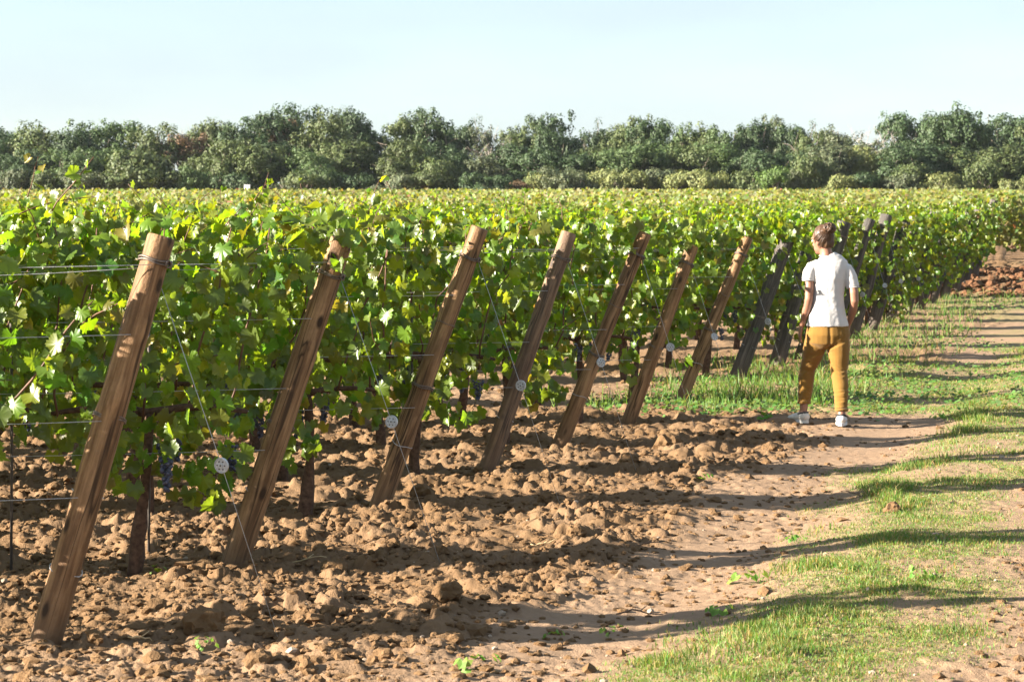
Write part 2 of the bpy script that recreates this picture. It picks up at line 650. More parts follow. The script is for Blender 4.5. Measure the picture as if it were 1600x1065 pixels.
def grape_material():
    m, n, l, b, out = newmat('blue_black_grape')
    oi = n.new('ShaderNodeTexCoord')
    f = noise_tex(n, l, oi.outputs['Object'], 40, 3)
    l.new(mixc(n, l, f, (0.012, 0.012, 0.026), (0.085, 0.095, 0.16)), b.inputs['Base Color'])
    b.inputs['Roughness'].default_value = 0.42
    return m


M_GRAPE = grape_material()

# ------------------------------------------------------------------ ground
def build_ground():
    ys = np.concatenate([np.linspace(-40, 5, 8), np.linspace(6, 8.1, 18),
                         8.2 * np.exp(np.linspace(0, math.log(26 / 8.2), 800)),
                         26 * np.exp(np.linspace(0, math.log(62 / 26), 150))[1:],
                         62 * np.exp(np.linspace(0, math.log(1500 / 62), 50))[1:]])
    u_in = np.linspace(-0.25, 0.25, 640)
    e = 0.25 * np.exp(np.linspace(0, math.log(14), 22))[1:]
    us = np.concatenate([-e[::-1], u_in, e])
    X = us[None, :] * np.maximum(ys, 6.0)[:, None]
    Y = np.repeat(ys[:, None], len(us), 1)
    Z = ground_h(X.ravel(), Y.ravel(), True).reshape(X.shape)
    coarse = np.abs(us) > 0.25
    zc = ground_h(X.ravel(), Y.ravel(), False).reshape(X.shape)
    Z[:, coarse] = zc[:, coarse]
    rough, grass, bank = masks(X.ravel(), Y.ravel())
    cols = np.stack([np.clip(np.maximum(rough * 1.15 - 0.05, bank), 0, 1), grass, bank], 1)
    # wooded land beyond the vineyard is green-brown scrub
    cols[:, 1] = np.maximum(cols[:, 1], sstep(208, 216, Y.ravel()))
    V = np.stack([X.ravel(), Y.ravel(), Z.ravel()], 1)
    ny, nx = X.shape
    i = np.arange(ny * nx).reshape(ny, nx)
    Q = np.stack([i[:-1, :-1], i[:-1, 1:], i[1:, 1:], i[1:, :-1]], -1).reshape(-1, 4)
    me = mesh_np('ground', V, Q, cols, True)
    o = mobj('ground', me, M_SOIL)
    tag(o, 'brown ploughed vineyard soil with a trodden headland track and grass strip', kind='structure')


build_ground()


def ico(sub):
    bm = bmesh.new()
    bmesh.ops.create_icosphere(bm, subdivisions=sub, radius=1)
    v = np.array([p.co[:] for p in bm.verts])
    f = np.array([[q.index for q in p.verts] for p in bm.faces])
    bm.free()
    return v, f


ICO1, ICO2, ICO3 = ico(1), ico(2), ico(3)


def lumps(name, P, R, tmpl, jit, mat, label, flat=(0.55, 0.9), cols=None, rs=3):
    """a scatter of angular lumps as one stuff mesh"""
    r = np.random.default_rng(rs)
    tv, tf = tmpl
    n, k = len(P), len(tv)
    v = tv[None] * (1 + r.normal(0, jit, (n, k, 1)))
    sc = R[:, None] * np.stack([r.uniform(0.8, 1.35, n), r.uniform(0.8, 1.35, n), r.uniform(*flat, n)], 1)
    v = v * sc[:, None]
    a = r.uniform(0, 6.28, n)
    c, s = np.cos(a)[:, None], np.sin(a)[:, None]
    v = np.stack([v[..., 0] * c - v[..., 1] * s, v[..., 0] * s + v[..., 1] * c, v[..., 2]], -1) + P[:, None]
    f = tf[None] + (np.arange(n) * k)[:, None, None]
    me = mesh_np(name, v.reshape(-1, 3), f.reshape(-1, 3))
    o = mobj(name, me, mat)
    tag(o, label, kind='stuff')
    return o


def scatter(n, y0, y1, keep, seed):
    r = np.random.default_rng(seed)
    y = y0 * np.exp(r.uniform(0, 1, n * 4) * math.log(y1 / y0))
    x = r.uniform(-0.235, 0.235, n * 4) * y
    w = keep(x, y)
    k = r.uniform(0, 1, len(x)) < w
    return x[k][:n], y[k][:n]


def rough_keep(x, y):
    rough, grass, bank = masks(x, y)
    return np.clip(rough - 0.12 - grass, 0, 1) * (0.25 + 0.75 * sstep(0.4, 0.6, fbm(x * 1.7, y * 1.7, 21, 2)))


x, y = scatter(1700, 8.3, 27, rough_keep, 11)
r = np.random.default_rng(4).gamma(1.8, 0.0058, len(x)) + 0.007
lumps('soil_clods', np.stack([x, y, ground_h(x, y) + r * 0.25], 1), r, ICO2, 0.17, M_CLOD, 'loose brown clods of turned soil strewn over the ploughed ground')
x, y = scatter(17000, 8.3, 24, lambda a, b: np.clip(masks(a, b)[0] + 0.05 - 0.8 * masks(a, b)[1], 0, 1), 12)
r = np.random.default_rng(5).gamma(2.0, 0.0042, len(x)) + 0.004
lumps('soil_crumbs', np.stack([x, y, ground_h(x, y) + r * 0.15], 1), r, ICO1, 0.19, M_CLOD, 'small crumbs of dry brown soil on the ploughed ground', flat=(0.4, 0.75))
x, y = scatter(330, 8.3, 24, lambda a, b: np.ones_like(a) * 0.6, 13)
r = np.random.default_rng(6).gamma(2.0, 0.0028, len(x)) + 0.003
lumps('pebbles', np.stack([x, y, ground_h(x, y) + r * 0.3], 1), r, ICO1, 0.12, M_STONE, 'pale pebbles scattered on the soil and the track')
# clods of the bank past the last row
rr = np.random.default_rng(8)
y = rr.uniform(46.4, 57, 1500)
x = 9.4 + (y - 50) * 0.22 + rr.uniform(-1.6, 5.5, 1500)
r = rr.gamma(2.0, 0.014, 1500) + 0.025
lumps('bank_clods', np.stack([x, y, ground_h(x, y) + r * 0.2], 1), r, ICO2, 0.16, M_RED, 'heap of big reddish soil clods past the end of the last vine row')

# single big clods that stand out
BIG = [(322, 1003, 0.085, 'dark crumbly clod sprouting a small green weed at the foot of the scene'),
       (405, 1040, 0.06, 'angular clod lit on its left beside the dark weedy clod'),
       (522, 893, 0.075, 'tall upright clod split into two lumps between the tracks of shadow'),
       (1043, 701, 0.10, 'large rounded clod behind the fifth post near the soil edge'),
       (660, 790, 0.075, 'flat broken clod at the foot of the knotty third post'),
       (985, 735, 0.07, 'upright block of soil standing in front of the large rounded clod'),
       (1395, 800, 0.05, 'lone dark clod at the grass edge where a shadow ends'),
       (700, 960, 0.06, 'sharp dark clod casting a broad shadow on the bare soil'),
       (900, 842, 0.055, 'cracked clod among crumbs in the middle of the headland'),
       (855, 790, 0.06, 'lumpy clod beside the shadow of the fourth post')]
for i, (px, py, r, lab) in enumerate(BIG):
    x, y = unproj(px, py)
    tv, tf = ICO3
    v = tv.copy()
    for q in range(len(v)):
        p = Vector(v[q])
        v[q] = p * (1 + 0.34 * mnoise.noise(p * 1.6 + Vector((i * 7, 0, 0))) + 0.22 * mnoise.noise(p * 4 + Vector((0, i * 5, 0))) + 0.12 * mnoise.noise(p * 9))
    v *= np.array([r, r * 0.9, r * 0.8])
    o = mobj('soil_clod', mesh_np('soil_clod', v, tf, None, False), M_CLOD)
    o.location = (x, y, gz(x, y, True) + r * 0.3)
    o.rotation_euler = (0, 0, i * 1.3)
    tag(o, lab, 'clod', 'big clods on the headland')

# ------------------------------------------------------------------ vine leaves
def leaf_outline(fine=True):
    if fine:
        half = [(0, .55), (16, .47), (34, .395), (50, .475), (64, .52), (82, .46), (99, .41), (117, .46), (134, .49), (154, .43)]
    else:
        half = [(0, .54), (34, .41), (64, .51), (99, .42), (134, .49)]
    pts = [(math.radians(a), r) for a, r in half] + [(math.pi, 0.14)] + [(-math.radians(a), r) for a, r in reversed(half[1:])]
    # x right, y toward the tip; petiole joint near (0, 0)
    v = [(0.0, 0.38, 0.0)] + [(r * math.sin(a), 0.38 + r * math.cos(a), 0.0) for a, r in pts]
    n = len(pts)
    f = [(0, 1 + k, 1 + (k + 1) % n) for k in range(n)]
    return np.array(v), np.array(f)


def toothed(vf, seed=2):
    """saw-toothed margin: a notch between every two outline points"""
    v, f = vf
    c = v[0]
    rim = v[1:]
    out = [c]
    n = len(rim)
    for k in range(n):
        a, b = rim[k], rim[(k + 1) % n]
        out.append(c + (a - c) * 1.04)
        m = (a + b) / 2
        if k not in (n // 2 - 1, n // 2):
            out.append(c + (m - c) * 0.93)
    n = len(out) - 1
    return np.array(out), np.array([(0, 1 + k, 1 + (k + 1) % n) for k in range(n)])


LEAF_F, LEAF_C = toothed(leaf_outline(True)), leaf_outline(False)


def bend_leaf(v, cup, droop, twist, ruf, seed):
    r = np.random.default_rng(seed)
    v = v.copy()
    x, y = v[:, 0], v[:, 1]
    z = cup * np.abs(x) ** 1.4 - droop * np.clip(y, -1, 1) ** 2 + twist * x * y
    z = z + r.normal(0, ruf, len(v))
    v[:, 2] = z
    v[0, 2] -= 0.05 * (1 if cup > 0 else -1)
    return v


SHAPES_F = [bend_leaf(LEAF_F[0], c, d, t, 0.035, i) for i, (c, d, t) in enumerate([(0.35, 0.25, 0.1), (-0.3, 0.35, -0.15), (0.55, 0.1, 0.2), (-0.15, 0.5, 0.05), (0.2, 0.6, -0.25), (0.75, 0.3, 0.0)])]
SHAPES_C = [bend_leaf(LEAF_C[0], c, d, t, 0.03, i) for i, (c, d, t) in enumerate([(0.35, 0.25, 0.1), (-0.3, 0.35, -0.15), (0.55, 0.1, 0.2), (-0.15, 0.5, 0.05)])]


def leaf_colors(n, r, warm=0.05):
    """base colours: mostly mid green, some yellow-green, a few turning"""
    c = np.stack([r.uniform(0.060, 0.120, n), r.uniform(0.105, 0.162, n), r.uniform(0.014, 0.028, n)], 1)
    k = r.uniform(0, 1, n)
    y = k < 0.40
    c[y] = np.stack([r.uniform(0.11, 0.16, n), r.uniform(0.17, 0.225, n), r.uniform(0.012, 0.025, n)], 1)[y]
    w = k > 1 - warm
    c[w] = np.stack([r.uniform(0.18, 0.26, n), r.uniform(0.18, 0.24, n), r.uniform(0.02, 0.05, n)], 1)[w]
    b = k > 1 - warm * 0.12
    c[b] = np.stack([r.uniform(0.16, 0.24, n), r.uniform(0.095, 0.13, n), r.uniform(0.04, 0.06, n)], 1)[b]
    return c


def frames(N, T):
    """rotation matrices with z = N and y = T made perpendicular; columns x, y, z"""
    N = N / np.linalg.norm(N, axis=1, keepdims=True)
    T = T - N * np.sum(N * T, 1, keepdims=True)
    T = T / np.maximum(np.linalg.norm(T, axis=1, keepdims=True), 1e-6)
    X = np.cross(T, N)
    return np.stack([X, T, N], -1)


def canopy(r, n, L=0.95, top=1.68, bot=0.50, thick=0.46, shoots=5, fringe=True, size=(0.056, 0.112), out=0.0, cap=0):
    """leaf placements of one vine; x along the row (+ is outward), y across (+ is away from the camera)"""
    ph = r.uniform(0, 6.28, 3)
    x = r.uniform(-L / 2, L / 2, n)
    zt = top + 0.06 * np.sin(x * 7 + ph[0])
    zb = bot + 0.15 * np.sin(x * 5 + ph[1]) + 0.09 * np.sin(x * 13 + ph[2])
    t = r.beta(1.25, 1.0, n)
    z = zb + (zt - zb) * t
    gap = vn(x * 5.5 + ph[0] * 9, z * 5.5 + ph[1] * 9, 3)
    half = thick / 2 * (0.55 + 0.75 * gap) * (0.65 + 0.5 * np.sin(np.pi * np.clip(t * 0.9 + 0.1, 0, 1)))
    s = np.where(r.uniform(0, 1, n) < 0.5, -1.0, 1.0)
    y = s * half * np.sqrt(r.uniform(0.12, 1.15, n))
    x = np.where(x > -0.1, x + out * np.clip((z - 0.75) / 0.9, 0, 1) * np.clip((x + 0.1) / (L / 2), 0, 1), x)
    upw = np.clip((t - 0.75) * 4, 0, 1)
    N = np.stack([r.normal(-0.35, 0.6, n), s * (0.9 - 0.5 * upw) + r.normal(0, 0.35, n), 0.25 + 0.65 * upw + r.normal(0, 0.3, n)], 1)
    T = np.stack([r.normal(0, 0.5, n), s * 0.35 + r.normal(0, 0.3, n), -1 + 0.5 * upw + r.normal(0, 0.25, n)], 1)
    S = r.uniform(*size, n)
    P = np.stack([x, y, z], 1)
    if cap:
        P = np.vstack([P, np.stack([r.uniform(0.72, 1.02, cap), r.uniform(-0.14, 0.14, cap), r.uniform(1.45, 1.72, cap)], 1)])
        N = np.vstack([N, np.stack([r.normal(0, 0.6, cap), r.normal(-0.5, 0.5, cap), r.uniform(0.1, 1, cap)], 1)])
        T = np.vstack([T, np.stack([r.normal(0, 0.6, cap), r.normal(-0.2, 0.4, cap), r.uniform(-1, -0.2, cap)], 1)])
        S = np.append(S, r.uniform(0.07, 0.11, cap))
    canes = []
    for k in range(shoots):
        sx = r.uniform(-L / 2, L / 2)
        sy = r.uniform(-thick / 2, thick / 2) * 0.8
        up = r.uniform(0, 1) < 0.6
        p = np.array([sx, sy, top - r.uniform(0.0, 0.35)]) if up else np.array([sx, np.sign(sy) * thick * 0.45, r.uniform(0.85, 1.4)])
        d = np.array([r.normal(0.1, 0.55), r.normal(0, 0.35), r.uniform(0.5, 1.0)]) if up else np.array([r.normal(0.15, 0.7), np.sign(sy) * r.uniform(0.2, 0.5), r.uniform(0.2, 0.9)])
        d = d / np.linalg.norm(d)
        ln = r.uniform(0.22, 0.42) if up else r.uniform(0.25, 0.5)
        m = int(ln / 0.055)
        path = [p.copy()]
        for q in range(m):
            d = d + np.array([r.normal(0, 0.12), r.normal(0, 0.1), -0.05])
            d = d / np.linalg.norm(d)
            p = p + d * ln / m
            path.append(p.copy())
            off = np.array([r.normal(0, 0.03), r.normal(0, 0.03), r.normal(0, 0.02)])
            P = np.vstack([P, p + off])
            N = np.vstack([N, [r.normal(-0.2, 0.7), r.normal(-0.2, 0.6), r.uniform(0.2, 1)]])
            T = np.vstack([T, [r.normal(0, 0.7), r.normal(0, 0.5), r.uniform(-1, 0.1)]])
            S = np.append(S, r.uniform(0.06, 0.115) * (1 - 0.5 * q / m))
        canes.append(path)
    return P, frames(N, T), S, canes


def leaves_mesh(name, P, R, S, shapes, faces, r, warm=0.022, cols=None, smooth=True):
    n = len(P)
    k = len(shapes[0])
    sh = np.stack(shapes)[r.integers(0, len(shapes), n)]
    v = np.einsum('nij,nkj->nki', R, sh * S[:, None, None]) + P[:, None]
    f = faces[None] + (np.arange(n) * k)[:, None, None]
    c = leaf_colors(n, r, warm) if cols is None else cols
    return mesh_np(name, v.reshape(-1, 3), f.reshape(-1, 3), np.repeat(c, k, 0), smooth)


# shared single-leaf meshes for the vines whose leaves can be picked out
LEAF_MESHES = []
_r = np.random.default_rng(21)
_c = leaf_colors(30, np.random.default_rng(22), 0.0)
_c[17] = (0.19, 0.165, 0.03)
for i in range(30):
    sh = SHAPES_F[i % len(SHAPES_F)]
    me = mesh_np('leaf', sh, LEAF_F[1], np.repeat(_c[i:i + 1], len(sh), 0), True)
    me.materials.append(M_LEAF)
    LEAF_MESHES.append(me)


def trunk_geo(seed):
    r = np.random.default_rng(seed)
    g = Geo()
    pts, rad = [], []
    ph = r.uniform(0, 6.28, 2)
    for k in range(12):
        t = k / 11
        pts.append((0.035 * math.sin(3 * t + ph[0]), 0.03 * math.sin(4 * t + ph[1]), -0.06 + 0.78 * t))
        rad.append((0.031 - 0.010 * t) * (1 + 0.18 * math.sin(9 * t + ph[0])) + (0.018 * (1 - t) ** 4))
    random.seed(seed)
    g.tube(pts, rad, 9, wob=0.16)
    for s in (-1, 1):
        top = Vector(pts[-1])
        g.tube([top + Vector((s * 0.46 * t, 0.01 * math.sin(6 * t), 0.03 * math.sin(3 * t))) for t in (0, 0.15, 0.35, 0.6, 0.85, 1)], [0.024, 0.02, 0.017, 0.015, 0.013, 0.010], 7, side=(0, 0, 1), wob=0.12)
    return g


TRUNKS = [trunk_geo(40 + i).mesh('trunk') for i in range(4)]
for m_ in TRUNKS: m_.materials.append(M_TRUNK)


def grape_mesh(seed):
    r = np.random.default_rng(seed)
    tv, tf = ICO2
    V, Fc = [], []
    n = 46
    for k in range(n):
        t = (k + 0.5) / n
        rad = 0.036 * (1 - 0.72 * t) * math.sqrt(r.uniform(0.3, 1))
        a = r.uniform(0, 6.28)
        V.append(tv * 0.0088 + np.array([rad * math.cos(a), rad * math.sin(a), -0.13 * t]))
        Fc.append(tf + k * len(tv))
    me = mesh_np('grape_cluster', np.concatenate(V), np.concatenate(Fc), None, True)
    me.materials.append(M_GRAPE)
    return me


GRAPES = [grape_mesh(60 + i) for i in range(3)]


def cane_tubes(canes, r, main=True, L=0.95):
    out = []
    if main:
        for k in range(5):
            x0 = -L / 2 + L * (k + 0.5) / 5
            p = np.array([x0, r.normal(0, 0.03), 0.7])
            path = [p]
            for q in range(6):
                p = p + np.array([r.normal(0.02, 0.045), r.normal(0, 0.03), 0.155])
                path.append(p)
            out.append((path, [0.006, 0.006, 0.0055, 0.005, 0.0045, 0.004, 0.003]))
    for c in canes:
        m = len(c)
        out.append((c, [0.0042 * (1 - 0.6 * i / m) for i in range(m)]))
    return out


def row_matrix_angle():
    return ROW_A


# posts: (foot px, foot py, top px, top py, diameter)
POSTS_PX = [(68, 1012, 247, 372, 0.118), (362, 893, 532, 376, 0.118), (590, 800, 749, 357, 0.112), (757, 745, 889, 365, 0.110),
            (873, 700, 1008, 366, 0.112), (980, 665, 1083, 385, 0.112), (1062, 630, 1170, 372, 0.11), (1150, 594, 1232, 372, 0.165), (1213, 574, 1262, 395, 0.165)]
POSTS = []
for px, py, tx, ty, dia in POSTS_PX:
    x, y = unproj(px, py)
    POSTS.append([x, y, (tx - px) / F * y, CAM_H - (ty - HOR) / F * y, dia])
lean = [0.52, 0.55, 0.5, 0.5, 0.46, 0.5, 0.52, 0.45, 0.5, 0.5, 0.45, 0.48]
hts = [1.66, 1.68, 1.70, 1.62, 1.68, 1.70, 1.66, 1.62, 1.64, 1.66, 1.60, 1.72]
for n in range(10, 22):
    x = -1.824 + 0.585 * (n - 1) + 0.012 * (n - 9)
    y = 9.37 + 2.16 * (n - 1)
    POSTS.append([x, y, lean[n - 10], gz(x, y) + hts[n - 10] - 0.02, 0.165 + 0.02 * math.sin(n * 2.1)])

# ------------------------------------------------------------------ end posts
def post_mesh(H, lx, ly, dia, seed, old):
    """leaning pole: local origin at its foot, built along its own axis"""
    length = math.sqrt(H * H + lx * lx + ly * ly)
    n, m = 22, 46
    V, Fc = [], []
    rr = random.Random(seed)
    knots = [(rr.uniform(0, 6.28), rr.uniform(0.15, 0.95) * length) for _ in range(6)]
    cr = [(rr.uniform(0, 6.28), rr.uniform(0, 0.5) * length, rr.uniform(0.5, 1.0) * length) for _ in range(4 if not old else 9)]
    zs = np.linspace(-0.22, length, m)
    bow = rr.uniform(-0.02, 0.02)
    for zi in zs:
        taper = 1.06 - 0.14 * max(zi, 0) / length
        bx = bow * math.sin(math.pi * max(0, zi) / length)
        for k in range(n):
            a = 2 * math.pi * k / n
            r = dia / 2 * taper
            p = Vector((math.cos(a) * 1.5, math.sin(a) * 1.5, zi * 2.6 + seed * 3))
            r *= 1 + (0.16 if old else 0.06) * mnoise.noise(p) + (0.05 if old else 0.018) * mnoise.noise(Vector((math.cos(a) * 6, math.sin(a) * 6, zi * 1.2 + seed)))
            for ka, kz in knots:
                da = (a - ka + math.pi) % (2 * math.pi) - math.pi
                r += dia * 0.075 * math.exp(-(da / 0.35) ** 2 - ((zi - kz) / 0.04) ** 2)
            for ca, c0, c1 in cr:
                da = (a - ca - 0.12 * (zi - c0) + math.pi) % (2 * math.pi) - math.pi
                if c0 < zi < c1:
                    r -= dia * (0.06 if old else 0.012) * math.exp(-(da / 0.13) ** 2)
            V.append((bx + r * math.cos(a), r * math.sin(a), zi))
    for i in range(m - 1):
        for k in range(n):
            a, b = i * n + k, i * n + (k + 1) % n
            Fc.append((a, b, b + n, a + n))
    # chamfered, slightly tilted sawn top
    base = len(V)
    tl = rr.uniform(-0.15, 0.15)
    for k in range(n):
        q = V[(m - 1) * n + k]
        V.append((q[0] * 0.94, q[1] * 0.94, length + 0.006 + tl * q[0]))
    for k in range(n):
        a, b = (m - 1) * n + k, (m - 1) * n + (k + 1) % n
        Fc.append((a, b, base + (k + 1) % n, base + k))
    c = len(V)
    V.append((0, 0, length + 0.008))
    for k in range(n):
        Fc.append((base + k, base + (k + 1) % n, c))
    me = bpy.data.meshes.new('pole')
    me.from_pydata(V, [], Fc)
    me.update()
    sm = np.ones(len(me.polygons), bool)
    sm[-2 * n:] = False
    me.polygons.foreach_set('use_smooth', sm)
    return me, length


def ring_tie(length, z, dia, r_w, turns=1, tilt=0.0, seed=0):
    """wire wrapped round the pole at height z along its axis"""
    g = Geo()
    rad = dia / 2 * (1.06 - 0.14 * z / length) + r_w * 1.6
    pts = []
    for i in range(turns * 20 + 1):
        a = 2 * math.pi * i / 20
        w = 0.004 * math.sin(3.1 * a + seed)
        pts.append(((rad) * math.cos(a), (rad) * math.sin(a), z + w + tilt * math.cos(a) + (i / 20 - turns / 2) * r_w * 2.4))
    g.tube(pts, r_w, 6, side=(0, 0, 1))
    return g


POST_LABELS = [
    'thick brown leaning end post with a shackled wire and flat sawn top, tallest in view',
    'brown leaning end post with leaves over its head, between tallest and knotty posts',
    'knotty brown leaning end post with a black scar below its middle',
    'grey brown leaning end post in half shade, next after the knotty scarred post',
    'brown leaning end post with a pale disc hanging in front of it at mid height',
    'reddish leaning end post whose head is tucked under hanging leaves',
    'slim reddish leaning end post with its foot in the tall grass',
    'dark weathered leaning end post standing in grass, its head lost in leaves',
    'silvery split end post with a pointed broken top beside the walker',
    'pale topped weathered end post right behind the walker',
    'blackened weathered end post just right of the walker',
    'weathered end post with a pale sunlit head, second right of the walker',
    'dark weathered end post mostly buried in leaves, third right of the walker',
    'weathered end post hidden in shaded leaves, fourth right of the walker',
    'weathered end post hidden in shaded leaves, fifth right of the walker',
    'grey topped end post, left one of the close pair far down the row line',
    'dark topped end post, right one of the close pair far down the row line',
    'far weathered end post in deep shade beyond the close pair',
    'far weathered end post in deep shade, second beyond the close pair',
    'far weathered end post in deep shade, third beyond the close pair',
    'last leaning end post with a pale top against the far vine block']
ROW_WORD = ['nearest', 'second', 'third', 'fourth', 'fifth', 'sixth', 'seventh', 'eighth', 'ninth', 'tenth', 'eleventh', 'twelfth', 'thirteenth',
            'fourteenth', 'fifteenth', 'sixteenth', 'seventeenth', 'eighteenth', 'nineteenth', 'twentieth', 'last']
POST_AX = []
for i, (x, y, lx, ht, dia) in enumerate(POSTS):
    g0 = gz(x, y)
    ly = lx * math.tan(ROW_A)
    H = ht - g0
    axis = Vector((lx, ly, H)).normalized()
    rot = axis.to_track_quat('Z', 'Y').to_euler()
    e = empty('end_post', (x, y, g0), rot)
    tag(e, POST_LABELS[i], 'post', 'leaning end posts along the headland')
    old = i >= 7
    me, length = post_mesh(H, lx, ly, dia, 11 + i, old)
    mobj('pole', me, M_OLD if old else (M_POST2 if i in (3,) else M_POST), e)
    POST_AX.append((Vector((x, y, g0)), axis, length))
    if i < 12:
        zs = ([0.945, 0.77, 0.56, 0.375, 0.19] if i == 0 else [0.90, 0.66, 0.44, 0.24])
        for k, zf in enumerate(zs):
            thick = 0.0042 if k in (0, 2) else 0.0022
            ring_tie(length, zf * length, dia, thick, 2 if k in (0, 2) else 1, 0.012 * math.sin(i + k * 2), k).build('wire_tie', M_TIE if k in (0, 1, 2) else M_WIRE, e)
        if i < 7:   # twisted wire knot at the main tie
            g = Geo()
            zc = zs[0] * length
            rd = dia / 2 + 0.008
            for q in range(3):
                a0 = -2.2 + q * 0.55
                c = Vector((rd * math.cos(a0), rd * math.sin(a0), zc))
                g.tube([c + Vector((0.016 * math.cos(t) * -math.sin(a0), 0.016 * math.cos(t) * math.cos(a0), 0.014 * math.sin(t))) for t in np.linspace(0, 6.28, 11)], 0.0032, 6, side=(math.cos(a0), math.sin(a0), 0))
            g.build('shackle', M_TIE, e)

# ------------------------------------------------------------------ anchor wires with tensioner discs
DISC_T = [0.53, 0.52, 0.53, 0.50, 0.50, 0.47, 0.47, 0.48, 0.5, 0.5, 0.48, 0.5, 0.5]


def disc_part(parent, p, r, seed):
    d = empty('tensioner_disc', p)
    d.parent = parent
    g = Geo()
    prof = [(0.0, 0.005), (0.26, 0.005), (0.32, 0.001), (0.84, 0.0), (0.9, 0.003), (1.0, 0.002), (1.0, -0.006), (0.0, -0.006)]
    n = 22
    vs, fs = [], []
    for q, (a, h) in enumerate(prof):
        for k in range(n):
            t = 2 * math.pi * k / n
            vs.append((a * r * math.cos(t), -h * 1.2, a * r * math.sin(t)))
    for q in range(len(prof) - 1):
        for k in range(n):
            a, b = q * n + k, q * n + (k + 1) % n
            fs.append((a, a + n, b + n, b))
    g.add(vs, fs)
    o = g.build('wheel', M_DISC, d, smooth=False)
    h = Geo()
    for k in range(6):
        t = 2 * math.pi * k / 6 + seed
        h.tube([(0.55 * r * math.cos(t), -0.0035, 0.55 * r * math.sin(t)), (0.55 * r * math.cos(t), 0.001, 0.55 * r * math.sin(t))], 0.0030 * r / 0.032, 8)
    h.tube([(0, -0.0072, 0), (0, -0.002, 0)], 0.13 * r, 10)
    h.build('hub_and_holes', M_DARK, d, smooth=False)
    d.rotation_euler = (random.uniform(-0.3, 0.3), random.uniform(0, 3), random.uniform(-0.75, 0.5))
    return d


ANCH = ['anchor wire with pale disc, tied to the tallest post', 'anchor wire with pale disc above bare soil, tied to the leaf topped second post',
        'anchor wire with pale disc, tied to the knotty scarred post', 'anchor wire with pale disc, tied to the grey brown post',
        'anchor wire with pale disc, tied to the fifth brown post', 'anchor wire with pale disc, tied to the reddish post under leaves',
        'anchor wire with pale disc, tied to the slim reddish post in grass', 'anchor wire with pale disc, tied to the dark weathered post in grass',
        'anchor wire with disc beside the silvery pointed post', 'anchor wire with disc behind the walker',
        'anchor wire with bright disc just right of the walker', 'anchor wire with disc, second right of the walker', 'anchor wire with disc, third right of the walker']
for i in range(13):
    foot, axis, length = POST_AX[i]
    p0 = foot + axis * (length * 0.935)
    run = 0.50 + 0.03 * math.sin(i)
    q = p0 + Vector((RU[0] * run, RU[1] * run, 0))
    q.z = gz(q.x, q.y)
    e = empty('anchor_wire', q)
    tag(e, ANCH[i], 'wire', 'anchor wires of the end posts')
    a = p0 - q
    g = Geo()
    g.tube([a, a * 0.5, Vector((0, 0, -0.03))], 0.0013, 6)
    g.build('wire', M_WIRE, e)
    disc_part(e, a * (1 - DISC_T[i]) + Vector((0, -0.012, 0)), 0.031, i)

# ------------------------------------------------------------------ trellis wires
def row_dir3():
    return Vector((-RU[0], -RU[1], 0))


WN = [('double top wire', 0.935), ('upper wire', 0.765), ('middle wire', 0.555), ('lower wire', 0.37), ]
for i in range(0, 9):
    foot, axis, length = POST_AX[i]
    L = 0.212 * foot.y + foot.x + 1.5
    for k, (nm, zf) in enumerate(WN):
        if i > 5 and k > 1:
            continue
        st = foot + axis * (length * zf)
        e = mobj('trellis_wire', None or (lambda g: (g, g.mesh('trellis_wire'))[1])(
            (lambda g: (g.tube([Vector((0, -0.062 * (1 - 0.9 * 0), 0)) + row_dir3() * s + Vector((0, 0, -0.012 * math.sin(math.pi * min(1, s / L)))) for s in np.linspace(0.0, L, 9)], 0.0014, 6),
                        g.tube([Vector((0, 0.03, -0.010)) + row_dir3() * s + Vector((0, 0, -0.035 * math.sin(math.pi * min(1, s / L)))) for s in np.linspace(0.0, L, 9)], 0.0013, 6) if k == 0 else None, g)[-1])(Geo())), M_WIRE)
        e.location = st
        tag(e, f'{nm} running from the {["tallest", "leaf topped second", "knotty scarred", "grey brown", "fifth brown", "leaf tucked reddish", "slim reddish", "dark weathered", "silvery split"][i]} post into its row', 'wire', 'trellis wires along the vine rows')

# ------------------------------------------------------------------ vines
VAR_MID, VAR_FAR = [], []
for v in range(7):
    r = np.random.default_rng(300 + v)
    P, R, S, canes = canopy(r, 520, shoots=7)
    me = leaves_mesh('foliage', P, R, S, SHAPES_F, LEAF_F[1], r)
    me.materials.append(M_LEAF)
    g = Geo()
    for path, rad in cane_tubes(canes, r):
        g.tube(path, rad, 5)
    cm = g.mesh('canes')
    cm.materials.append(M_CANE)
    VAR_MID.append((me, cm))
for v in range(8):
    r = np.random.default_rng(400 + v)
    P, R, S, canes = canopy(r, 290, shoots=8, L=1.1, top=1.7, bot=0.5, size=(0.065, 0.125))
    me = leaves_mesh('foliage', P, R, S, SHAPES_C, LEAF_C[1], r)
    me.materials.append(M_LEAF)
    VAR_FAR.append(me)

